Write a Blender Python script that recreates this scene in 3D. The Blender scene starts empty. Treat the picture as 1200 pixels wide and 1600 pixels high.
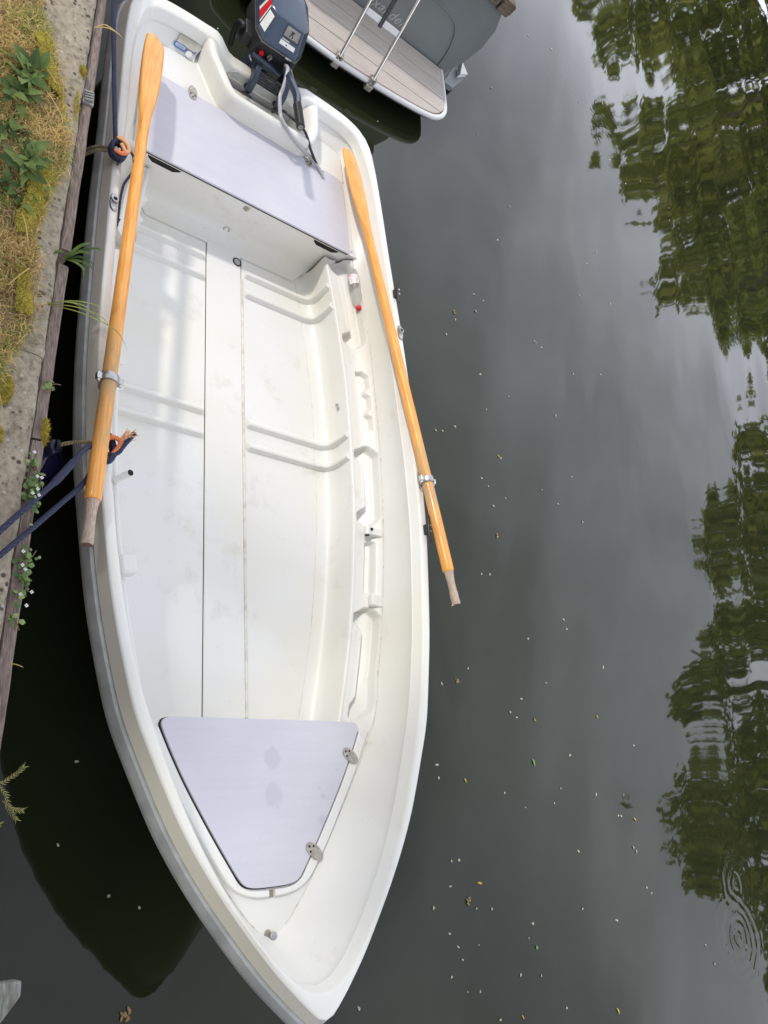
import bpy, bmesh, math, random
from mathutils import Vector, Matrix, Quaternion
from mathutils import noise as mnoise

random.seed(7)
SC = bpy.context.scene
COL = SC.collection
PI = math.pi
rad = math.radians

# ------------------------------------------------------------------ camera
R0 = Vector((0.07440715, 0.74596028, 0.66182085))      # picture right
R1 = Vector((0.92813925, 0.19092055, -0.31954168))     # picture down
R2 = Vector((-0.36472060, 0.63803809, -0.67814915))    # viewing direction
cam_d = bpy.data.cameras.new('camera')
cam_d.sensor_fit = 'VERTICAL'; cam_d.sensor_height = 36.0
cam_d.lens = 1244.0 / 1600.0 * 36.0
cam_d.clip_start = 0.05; cam_d.clip_end = 3000
cam = bpy.data.objects.new('camera', cam_d); COL.objects.link(cam)
cm = Matrix((R0, -R1, -R2)).transposed().to_4x4()
cm.translation = Vector((1.432, -1.652, 2.825))
cam.matrix_world = cm
SC.camera = cam

# ------------------------------------------------------------------ sky and sun
SUNV = Vector((-0.5, -0.95, 1.0)).normalized()
EL = math.asin(SUNV.z); AZ = math.atan2(SUNV.x, SUNV.y)
w = bpy.data.worlds.new('World'); SC.world = w; w.use_nodes = True
nt = w.node_tree; nt.nodes.clear()
o_ = nt.nodes.new('ShaderNodeOutputWorld'); bg = nt.nodes.new('ShaderNodeBackground')
sky = nt.nodes.new('ShaderNodeTexSky'); sky.sky_type = 'NISHITA'; sky.sun_disc = False
sky.sun_elevation = EL; sky.sun_rotation = AZ; sky.air_density = 1.0; sky.dust_density = 2.0
tc = nt.nodes.new('ShaderNodeTexCoord'); mp = nt.nodes.new('ShaderNodeMapping'); mp.inputs['Scale'].default_value = (1.0, 1.0, 2.2)
nz = nt.nodes.new('ShaderNodeTexNoise'); nz.inputs['Scale'].default_value = 2.3; nz.inputs['Detail'].default_value = 5; nz.inputs['Roughness'].default_value = 0.52
cr = nt.nodes.new('ShaderNodeValToRGB'); cr.color_ramp.elements[0].position = 0.36; cr.color_ramp.elements[1].position = 0.62
cr.color_ramp.elements[0].color = (0.50, 0.50, 0.50, 1); cr.color_ramp.elements[1].color = (0.97, 0.97, 0.97, 1)
mx = nt.nodes.new('ShaderNodeMix'); mx.data_type = 'RGBA'
sz = nt.nodes.new('ShaderNodeSeparateXYZ'); hz = nt.nodes.new('ShaderNodeValToRGB')
hz.color_ramp.elements[0].position = 0.10; hz.color_ramp.elements[0].color = (27.0, 27.6, 30.5, 1)
hz.color_ramp.elements[1].position = 0.85; hz.color_ramp.elements[1].color = (10.4, 11.0, 12.2, 1)
nt.links.new(tc.outputs['Generated'], sz.inputs[0]); nt.links.new(sz.outputs['Z'], hz.inputs['Fac']); nt.links.new(hz.outputs['Color'], mx.inputs['B'])
L = nt.links.new
L(tc.outputs['Generated'], mp.inputs['Vector']); L(mp.outputs['Vector'], nz.inputs['Vector']); L(nz.outputs['Fac'], cr.inputs['Fac'])
L(cr.outputs['Color'], mx.inputs['Factor']); L(sky.outputs['Color'], mx.inputs['A']); L(mx.outputs['Result'], bg.inputs['Color'])
bg.inputs['Strength'].default_value = 0.10
L(bg.outputs['Background'], o_.inputs['Surface'])

sun_d = bpy.data.lights.new('sun', 'SUN'); sun_d.energy = 2.1; sun_d.angle = rad(3.5); sun_d.color = (1.0, 0.955, 0.88)
sun = bpy.data.objects.new('sun', sun_d); COL.objects.link(sun)
sun.rotation_euler = SUNV.to_track_quat('Z', 'Y').to_euler(); sun.location = SUNV * 20
SC.view_settings.view_transform = 'Standard'; SC.view_settings.look = 'None'
SC.view_settings.gamma = 1.0; SC.view_settings.exposure = 0.0; SC.view_settings.use_curve_mapping = False

# ------------------------------------------------------------------ materials
def newmat(name):
    m = bpy.data.materials.new(name); m.use_nodes = True
    n = m.node_tree.nodes; b = n['Principled BSDF']
    return m, n, m.node_tree.links, b
def mat(name, col, rough=0.5, metal=0.0, nscale=0, namt=0.0, col2=None, bump=0.0, bscale=None, detail=4, spec=None, coat=0.0, stretch=None, lo=0.35, hi=0.65):
    m, n, l, b = newmat(name)
    b.inputs['Base Color'].default_value = (*col, 1); b.inputs['Roughness'].default_value = rough; b.inputs['Metallic'].default_value = metal
    if spec is not None: b.inputs['Specular IOR Level'].default_value = spec
    if coat: b.inputs['Coat Weight'].default_value = coat; b.inputs['Coat Roughness'].default_value = 0.1
    t = n.new('ShaderNodeTexCoord'); mpn = n.new('ShaderNodeMapping')
    if stretch: mpn.inputs['Scale'].default_value = stretch
    l.new(t.outputs['Object'], mpn.inputs['Vector'])
    if nscale:
        z = n.new('ShaderNodeTexNoise'); z.inputs['Scale'].default_value = nscale; z.inputs['Detail'].default_value = detail
        r = n.new('ShaderNodeValToRGB'); c2 = col2 if col2 else tuple(max(0, c * (1 - namt)) for c in col)
        r.color_ramp.elements[0].position = lo; r.color_ramp.elements[1].position = hi
        r.color_ramp.elements[0].color = (*c2, 1); r.color_ramp.elements[1].color = (*col, 1)
        l.new(mpn.outputs['Vector'], z.inputs['Vector']); l.new(z.outputs['Fac'], r.inputs['Fac']); l.new(r.outputs['Color'], b.inputs['Base Color'])
    if bump:
        z2 = n.new('ShaderNodeTexNoise'); z2.inputs['Scale'].default_value = bscale or nscale or 20; z2.inputs['Detail'].default_value = 6
        bn = n.new('ShaderNodeBump'); bn.inputs['Strength'].default_value = 1.0; bn.inputs['Distance'].default_value = bump
        l.new(mpn.outputs['Vector'], z2.inputs['Vector']); l.new(z2.outputs['Fac'], bn.inputs['Height']); l.new(bn.outputs['Normal'], b.inputs['Normal'])
    return m

def gelcoat(name, col, dirt=(0.42, 0.36, 0.24), rough=0.32, dirt_amt=0.55):
    """white moulded gelcoat: large faint yellowing, scuffs and small dark specks"""
    m, n, l, b = newmat(name); b.inputs['Roughness'].default_value = rough
    t = n.new('ShaderNodeTexCoord')
    a = n.new('ShaderNodeTexNoise'); a.inputs['Scale'].default_value = 2.2; a.inputs['Detail'].default_value = 5
    r = n.new('ShaderNodeValToRGB'); r.color_ramp.elements[0].position = 0.35; r.color_ramp.elements[1].position = 0.62
    r.color_ramp.elements[0].color = (col[0] * 0.97, col[1] * 0.955, col[2] * 0.90, 1); r.color_ramp.elements[1].color = (*col, 1)
    s = n.new('ShaderNodeTexVoronoi'); s.inputs['Scale'].default_value = 17; s.inputs['Randomness'].default_value = 1.0
    sr = n.new('ShaderNodeValToRGB'); sr.color_ramp.elements[0].position = 0.012; sr.color_ramp.elements[1].position = 0.045
    sr.color_ramp.elements[0].color = (dirt_amt,) * 3 + (1,); sr.color_ramp.elements[1].color = (0, 0, 0, 1)
    g = n.new('ShaderNodeTexNoise'); g.inputs['Scale'].default_value = 5.5; g.inputs['Detail'].default_value = 7; g.inputs['Roughness'].default_value = 0.72
    gr = n.new('ShaderNodeValToRGB'); gr.color_ramp.elements[0].position = 0.57; gr.color_ramp.elements[1].position = 0.85
    gr.color_ramp.elements[0].color = (0, 0, 0, 1); gr.color_ramp.elements[1].color = (0.5, 0.5, 0.5, 1)
    mm = n.new('ShaderNodeMath'); mm.operation = 'MAXIMUM'
    mxn = n.new('ShaderNodeMix'); mxn.data_type = 'RGBA'; mxn.inputs['B'].default_value = (*dirt, 1)
    for q in (a, s, g): l.new(t.outputs['Object'], q.inputs['Vector'])
    l.new(a.outputs['Fac'], r.inputs['Fac']); l.new(s.outputs['Distance'], sr.inputs['Fac']); l.new(g.outputs['Fac'], gr.inputs['Fac'])
    l.new(sr.outputs['Color'], mm.inputs[0]); l.new(gr.outputs['Color'], mm.inputs[1])
    l.new(mm.outputs[0], mxn.inputs['Factor']); l.new(r.outputs['Color'], mxn.inputs['A']); l.new(mxn.outputs['Result'], b.inputs['Base Color'])
    bn = n.new('ShaderNodeBump'); bn.inputs['Distance'].default_value = 0.0012; bn.inputs['Strength'].default_value = 0.6
    fz = n.new('ShaderNodeTexNoise'); fz.inputs['Scale'].default_value = 9; fz.inputs['Detail'].default_value = 3
    l.new(t.outputs['Object'], fz.inputs['Vector']); l.new(fz.outputs['Fac'], bn.inputs['Height']); l.new(bn.outputs['Normal'], b.inputs['Normal'])
    rr = n.new('ShaderNodeMapRange'); rr.inputs['To Min'].default_value = rough - 0.08; rr.inputs['To Max'].default_value = rough + 0.18
    l.new(g.outputs['Fac'], rr.inputs['Value']); l.new(rr.outputs['Result'], b.inputs['Roughness'])
    return m

def plank_mat(name, c1, c2, sx=(2, 30, 30), rough=0.75, bump=0.002):
    m = mat(name, c1, rough, 0, 6, 0, c2, bump, 10, stretch=sx, detail=7, lo=0.3, hi=0.7)
    return m

M = {}
M['gel'] = gelcoat('white_gelcoat', (0.765, 0.757, 0.73))
M['gelfloor'] = gelcoat('white_gelcoat_floor', (0.765, 0.758, 0.735), dirt=(0.40, 0.36, 0.28), dirt_amt=0.9, rough=0.36)
M['cream'] = gelcoat('cream_gelcoat', (0.70, 0.67, 0.60))
M['rub'] = mat('grey_rub_rail', (0.46, 0.47, 0.46), 0.45, 0, 14, 0.25, None, 0.0006, 60)
M['seam'] = mat('dark_seam', (0.10, 0.085, 0.07), 0.8)
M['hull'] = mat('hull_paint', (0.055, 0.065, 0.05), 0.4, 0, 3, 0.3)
M['dirt'] = mat('grime', (0.42, 0.38, 0.29), 0.8, 0, 30, 0.6)
M['orange'] = mat('varnished_wood', (0.66, 0.245, 0.045), 0.33, 0, 7, 0, (0.50, 0.15, 0.022), 0.0006, 30, stretch=(1.6, 22, 22), detail=7, coat=0.35, lo=0.28, hi=0.62)
M['barewood'] = mat('worn_bare_wood', (0.56, 0.45, 0.37), 0.8, 0, 22, 0, (0.36, 0.26, 0.20), 0.001, 50, stretch=(2, 14, 14))
M['metal'] = mat('galvanised_metal', (0.52, 0.51, 0.52), 0.38, 0.85, 25, 0.25, None, 0.0004, 80)
M['steel'] = mat('stainless_steel', (0.70, 0.68, 0.64), 0.24, 0.95, 12, 0.12)
M['hingem'] = mat('tarnished_steel', (0.52, 0.48, 0.42), 0.45, 0.55, 60, 0.3)
M['black'] = mat('black_plastic', (0.022, 0.022, 0.024), 0.45, 0, 40, 0.4)
M['hole'] = mat('dark_opening', (0.012, 0.011, 0.010), 0.9)
M['bead'] = mat('grimy_sealant', (0.72, 0.70, 0.65), 0.6, 0, 26, 0, (0.58, 0.52, 0.42), 0.001, 40, detail=6, lo=0.32, hi=0.55)
M['crease'] = mat('dirty_crease_line', (0.68, 0.66, 0.61), 0.7, 0, 40, 0, (0.42, 0.36, 0.27), 0.001, 40, detail=7, lo=0.30, hi=0.50)
M['bluem'] = mat('motor_blue_paint', (0.05, 0.072, 0.115), 0.24, 0.3, 5, 0.25, None, 0.0003, 120, coat=0.4)
M['navyp'] = mat('motor_dark_blue', (0.030, 0.042, 0.07), 0.35, 0.1, 30, 0.3)
M['white'] = mat('white_decal', (0.78, 0.78, 0.76), 0.5, 0, 40, 0.1)
M['red'] = mat('red_plastic', (0.72, 0.015, 0.03), 0.35)
M['greydecal'] = mat('grey_emblem', (0.30, 0.29, 0.27), 0.4, 0.3, 30, 0.3)
M['bluest'] = mat('blue_sticker', (0.05, 0.17, 0.48), 0.5)
M['beige'] = mat('beige_label', (0.55, 0.52, 0.44), 0.6, 0, 40, 0.2)
M['violet'] = mat('violet_label', (0.17, 0.15, 0.26), 0.6)
M['alu'] = mat('aluminium_plate', (0.55, 0.56, 0.56), 0.5, 0.3, 20, 0.15)
M['hose'] = mat('grey_hose', (0.42, 0.42, 0.44), 0.35, 0.1)
M['cap_red'] = M['red']
M['fender'] = mat('navy_vinyl', (0.014, 0.012, 0.050), 0.28, 0, 8, 0.3)
M['purplepot'] = M['fender']
M['petal'] = mat('pale_petal', (0.52, 0.475, 0.37), 0.6, 0, 60, 0.2)
M['leafyel'] = mat('yellow_leaf', (0.55, 0.42, 0.05), 0.55, 0, 40, 0.3)
M['leafgrn'] = mat('green_leaf', (0.16, 0.36, 0.06), 0.5, 0, 40, 0.3)
M['brownbit'] = mat('brown_catkin', (0.36, 0.24, 0.10), 0.8, 0, 60, 0.4)
M['launch'] = mat('launch_grey_paint', (0.20, 0.22, 0.218), 0.42, 0, 3, 0.12, None, 0.0008, 8)
M['launchtxt'] = mat('pale_lettering', (0.42, 0.43, 0.43), 0.5)
M['teak'] = mat('weathered_teak', (0.58, 0.52, 0.475), 0.7, 0, 4, 0, (0.45, 0.395, 0.355), 0.0012, 12, stretch=(26, 1.5, 26), detail=7, lo=0.3, hi=0.7)
M['caulk'] = mat('dark_caulk', (0.05, 0.045, 0.04), 0.8)
M['rim'] = mat('white_rim', (0.74, 0.73, 0.72), 0.35)
M['strake'] = mat('brown_timber', (0.20, 0.15, 0.11), 0.8, 0, 8, 0.5, None, 0.002, 20, stretch=(14, 2, 14))

def lid_mat():
    """lavender grey laminate with a few damp round marks"""
    m, n, l, b = newmat('lavender_laminate'); b.inputs['Roughness'].default_value = 0.42
    t = n.new('ShaderNodeTexCoord')
    a = n.new('ShaderNodeTexNoise'); a.inputs['Scale'].default_value = 3.0; a.inputs['Detail'].default_value = 5
    r = n.new('ShaderNodeValToRGB'); r.color_ramp.elements[0].position = 0.3; r.color_ramp.elements[1].position = 0.7
    r.color_ramp.elements[0].color = (0.545, 0.535, 0.60, 1); r.color_ramp.elements[1].color = (0.60, 0.585, 0.635, 1)
    l.new(t.outputs['Object'], a.inputs['Vector']); l.new(a.outputs['Fac'], r.inputs['Fac'])
    prev = r.outputs['Color']
    wob = n.new('ShaderNodeTexNoise'); wob.inputs['Scale'].default_value = 24; wob.inputs['Detail'].default_value = 4
    l.new(t.outputs['Object'], wob.inputs['Vector'])
    for (x, y, rr_, sx) in ((1.182, 0.010, 0.037, 1.0), (1.305, 0.012, 0.036, 1.25), (1.40, 0.225, 0.021, 1.0), (1.318, 0.228, 0.010, 1.0), (1.29, 0.212, 0.008, 1.0), (1.42, 0.09, 0.007, 1), (1.345, 0.03, 0.008, 1), (1.225, 0.30, 0.008, 1)):
        d = n.new('ShaderNodeVectorMath'); d.operation = 'SUBTRACT'; d.inputs[1].default_value = (x, y, 0.39)
        s = n.new('ShaderNodeVectorMath'); s.operation = 'MULTIPLY'; s.inputs[1].default_value = (1 / sx, 1, 0)
        ln = n.new('ShaderNodeVectorMath'); ln.operation = 'LENGTH'
        ad = n.new('ShaderNodeMath'); ad.operation = 'MULTIPLY_ADD'; ad.inputs[1].default_value = 0.040
        mr = n.new('ShaderNodeMapRange'); mr.inputs['From Min'].default_value = rr_ + 0.024; mr.inputs['From Max'].default_value = rr_ + 0.012
        mr.inputs['To Min'].default_value = 0; mr.inputs['To Max'].default_value = 0.42
        mxn = n.new('ShaderNodeMix'); mxn.data_type = 'RGBA'; mxn.inputs['B'].default_value = (0.43, 0.42, 0.48, 1)
        l.new(t.outputs['Object'], d.inputs[0]); l.new(d.outputs[0], s.inputs[0]); l.new(s.outputs[0], ln.inputs[0])
        l.new(wob.outputs['Fac'], ad.inputs[0]); l.new(ln.outputs['Value'], ad.inputs[2]); l.new(ad.outputs[0], mr.inputs['Value'])
        l.new(mr.outputs['Result'], mxn.inputs['Factor']); l.new(prev, mxn.inputs['A']); prev = mxn.outputs['Result']
    sp = n.new('ShaderNodeTexNoise'); sp.inputs['Scale'].default_value = 210; sp.inputs['Detail'].default_value = 3
    s2 = n.new('ShaderNodeMapping'); s2.inputs['Scale'].default_value = (1, 0.06, 1); sc2 = n.new('ShaderNodeTexNoise'); sc2.inputs['Scale'].default_value = 60; sc2.inputs['Detail'].default_value = 5
    l.new(t.outputs['Object'], sp.inputs['Vector']); l.new(t.outputs['Object'], s2.inputs['Vector']); l.new(s2.outputs['Vector'], sc2.inputs['Vector'])
    ml = n.new('ShaderNodeMath'); ml.operation = 'MULTIPLY'; l.new(sp.outputs['Fac'], ml.inputs[0]); l.new(sc2.outputs['Fac'], ml.inputs[1])
    mr2 = n.new('ShaderNodeMapRange'); mr2.inputs['From Min'].default_value = 0.12; mr2.inputs['From Max'].default_value = 0.40; mr2.inputs['To Min'].default_value = 0.965; mr2.inputs['To Max'].default_value = 1.025
    mc = n.new('ShaderNodeMix'); mc.data_type = 'RGBA'; mc.blend_type = 'MULTIPLY'; mc.inputs['Factor'].default_value = 1.0
    l.new(ml.outputs[0], mr2.inputs['Value']); l.new(prev, mc.inputs['A']); l.new(mr2.outputs['Result'], mc.inputs['B']); l.new(mc.outputs['Result'], b.inputs['Base Color'])
    return m
M['lid'] = lid_mat()

def rope_mat(name, c1, c2, scale=90):
    m, n, l, b = newmat(name); b.inputs['Roughness'].default_value = 0.85
    t = n.new('ShaderNodeTexCoord')
    wv = n.new('ShaderNodeTexWave'); wv.inputs['Scale'].default_value = scale; wv.inputs['Distortion'].default_value = 1.5; wv.bands_direction = 'DIAGONAL'
    r = n.new('ShaderNodeValToRGB'); r.color_ramp.elements[0].color = (*c2, 1); r.color_ramp.elements[1].color = (*c1, 1)
    bn = n.new('ShaderNodeBump'); bn.inputs['Distance'].default_value = 0.0015
    l.new(t.outputs['Object'], wv.inputs['Vector']); l.new(wv.outputs['Fac'], r.inputs['Fac']); l.new(r.outputs['Color'], b.inputs['Base Color'])
    l.new(wv.outputs['Fac'], bn.inputs['Height']); l.new(bn.outputs['Normal'], b.inputs['Normal'])
    return m
M['rope'] = rope_mat('navy_rope', (0.060, 0.070, 0.135), (0.018, 0.020, 0.045))
M['ropet'] = rope_mat('tan_rope', (0.52, 0.42, 0.22), (0.10, 0.09, 0.08), 60)
M['ropeo'] = rope_mat('orange_rope', (0.85, 0.35, 0.14), (0.70, 0.12, 0.06), 70)
M['ropec'] = rope_mat('peach_rope', (0.85, 0.55, 0.30), (0.75, 0.34, 0.16), 70)

def foliage(name, c1, c2, c3=None, trans=0.35, scale=1.5, rough=0.55, per_obj=False):
    m, n, l, b = newmat(name); b.inputs['Roughness'].default_value = rough
    t = n.new('ShaderNodeTexCoord'); z = n.new('ShaderNodeTexNoise'); z.inputs['Scale'].default_value = scale; z.inputs['Detail'].default_value = 5
    g = n.new('ShaderNodeNewGeometry')
    r = n.new('ShaderNodeValToRGB'); r.color_ramp.elements[0].position = 0.25; r.color_ramp.elements[1].position = 0.75
    r.color_ramp.elements[0].color = (*c1, 1); r.color_ramp.elements[1].color = (*c2, 1)
    if c3:
        e = r.color_ramp.elements.new(0.55); e.color = (*c3, 1)
    ad = n.new('ShaderNodeMath'); ad.operation = 'ADD'; sub = n.new('ShaderNodeMath'); sub.operation = 'MULTIPLY_ADD'
    sub.inputs[1].default_value = 0.7; sub.inputs[2].default_value = -0.35
    oi = n.new('ShaderNodeObjectInfo')
    l.new(oi.outputs['Random'] if per_obj else g.outputs['Random Per Island'], sub.inputs[0]); l.new(t.outputs['Object'], z.inputs['Vector'])
    l.new(z.outputs['Fac'], ad.inputs[0]); l.new(sub.outputs[0], ad.inputs[1]); l.new(ad.outputs[0], r.inputs['Fac'])
    l.new(r.outputs['Color'], b.inputs['Base Color'])
    if trans:
        tr = n.new('ShaderNodeBsdfTranslucent'); ms = n.new('ShaderNodeMixShader'); ms.inputs['Fac'].default_value = trans
        l.new(r.outputs['Color'], tr.inputs['Color']); l.new(b.outputs['BSDF'], ms.inputs[1]); l.new(tr.outputs['BSDF'], ms.inputs[2])
        l.new(ms.outputs['Shader'], n['Material Output'].inputs['Surface'])
    return m
M['leafA'] = foliage('tree_leaves_olive', (0.21, 0.225, 0.032), (0.44, 0.43, 0.07), (0.32, 0.33, 0.05), 0.45, 0.35)
M['leafB'] = foliage('tree_leaves_green', (0.17, 0.205, 0.032), (0.38, 0.40, 0.065), (0.27, 0.30, 0.05), 0.45, 0.35)
M['leafC'] = foliage('tree_leaves_light', (0.22, 0.255, 0.036), (0.47, 0.48, 0.08), (0.34, 0.36, 0.06), 0.45, 0.35)
M['bark'] = mat('tree_bark', (0.12, 0.09, 0.06), 0.9, 0, 6, 0.5, None, 0.01, 12)
M['dry'] = foliage('dry_grass_blades', (0.42, 0.29, 0.11), (0.82, 0.62, 0.27), (0.66, 0.48, 0.18), 0.3, 9, 0.8)
M['grn'] = foliage('green_grass_blades', (0.16, 0.21, 0.045), (0.40, 0.44, 0.11), (0.28, 0.32, 0.07), 0.3, 9, 0.7)
M['moss'] = foliage('yellow_moss_tips', (0.34, 0.285, 0.045), (0.68, 0.58, 0.12), (0.54, 0.45, 0.075), 0.25, 20, 0.9)
M['weed'] = foliage('weed_leaves', (0.08, 0.15, 0.035), (0.31, 0.42, 0.12), (0.18, 0.28, 0.07), 0.3, 22, 0.6, True)
for m_ in (M['weed'],):
    n = m_.node_tree.nodes; l = m_.node_tree.links; q_ = n.new('ShaderNodeTexNoise'); q_.inputs['Scale'].default_value = 120; bb = n.new('ShaderNodeBump'); bb.inputs['Distance'].default_value = 0.003
    l.new(q_.outputs['Fac'], bb.inputs['Height']); l.new(bb.outputs['Normal'], n['Principled BSDF'].inputs['Normal'])
M['ivy'] = foliage('small_round_leaves', (0.09, 0.17, 0.045), (0.30, 0.40, 0.13), None, 0.3, 12, 0.5, True)
M['twig'] = foliage('narrow_twig_leaves', (0.14, 0.16, 0.04), (0.34, 0.34, 0.09), None, 0.25, 20, 0.6, True)
M['stem'] = mat('plant_stem', (0.20, 0.16, 0.09), 0.8, 0, 20, 0.4)
M['soil'] = mat('bank_soil', (0.27, 0.20, 0.11), 0.95, 0, 18, 0.5, None, 0.01, 25)
M['turf'] = mat('far_turf', (0.09, 0.11, 0.03), 0.95, 0, 0.6, 0.5, None, 0.03, 3)

def concrete():
    m, n, l, b = newmat('old_concrete'); b.inputs['Roughness'].default_value = 0.92
    t = n.new('ShaderNodeTexCoord')
    a = n.new('ShaderNodeTexNoise'); a.inputs['Scale'].default_value = 24; a.inputs['Detail'].default_value = 10; a.inputs['Roughness'].default_value = 0.8
    r = n.new('ShaderNodeValToRGB'); e = r.color_ramp.elements
    e[0].position = 0.34; e[0].color = (0.17, 0.135, 0.095, 1); e[1].position = 0.68; e[1].color = (0.62, 0.525, 0.395, 1)
    k = e.new(0.5); k.color = (0.43, 0.365, 0.275, 1)
    v = n.new('ShaderNodeTexVoronoi'); v.inputs['Scale'].default_value = 42
    vr = n.new('ShaderNodeValToRGB'); vr.color_ramp.elements[0].position = 0.20; vr.color_ramp.elements[1].position = 0.36
    vr.color_ramp.elements[0].color = (1, 1, 1, 1); vr.color_ramp.elements[1].color = (0, 0, 0, 1)
    sel = n.new('ShaderNodeTexNoise'); sel.inputs['Scale'].default_value = 12
    sr = n.new('ShaderNodeValToRGB'); sr.color_ramp.elements[0].position = 0.47; sr.color_ramp.elements[1].position = 0.56
    mu = n.new('ShaderNodeMath'); mu.operation = 'MULTIPLY'
    m1 = n.new('ShaderNodeMix'); m1.data_type = 'RGBA'; m1.inputs['B'].default_value = (0.09, 0.075, 0.06, 1)
    v2 = n.new('ShaderNodeTexVoronoi'); v2.inputs['Scale'].default_value = 23
    v2r = n.new('ShaderNodeValToRGB'); v2r.color_ramp.elements[0].position = 0.07; v2r.color_ramp.elements[1].position = 0.14
    v2r.color_ramp.elements[0].color = (0.8, 0.8, 0.8, 1); v2r.color_ramp.elements[1].color = (0, 0, 0, 1)
    m2 = n.new('ShaderNodeMix'); m2.data_type = 'RGBA'; m2.inputs['B'].default_value = (0.60, 0.60, 0.55, 1)
    for q in (a, v, sel, v2): l.new(t.outputs['Object'], q.inputs['Vector'])
    l.new(a.outputs['Fac'], r.inputs['Fac']); l.new(v.outputs['Distance'], vr.inputs['Fac']); l.new(sel.outputs['Fac'], sr.inputs['Fac'])
    l.new(vr.outputs['Color'], mu.inputs[0]); l.new(sr.outputs['Color'], mu.inputs[1]); l.new(mu.outputs[0], m1.inputs['Factor'])
    l.new(r.outputs['Color'], m1.inputs['A']); l.new(v2.outputs['Distance'], v2r.inputs['Fac']); l.new(v2r.outputs['Color'], m2.inputs['Factor'])
    l.new(m1.outputs['Result'], m2.inputs['A']); l.new(m2.outputs['Result'], b.inputs['Base Color'])
    bn = n.new('ShaderNodeBump'); bn.inputs['Distance'].default_value = 0.016
    l.new(a.outputs['Fac'], bn.inputs['Height']); l.new(bn.outputs['Normal'], b.inputs['Normal'])
    return m
M['conc'] = concrete()
M['timber'] = mat('weathered_timber', (0.30, 0.235, 0.20), 0.9, 0, 10, 0, (0.13, 0.095, 0.08), 0.004, 18, stretch=(2.5, 16, 16), detail=8, lo=0.3, hi=0.68)
M['greyplank'] = mat('pale_grey_timber', (0.29, 0.30, 0.30), 0.85, 0, 9, 0, (0.14, 0.13, 0.09), 0.002, 18, stretch=(3, 12, 12), detail=7)

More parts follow.
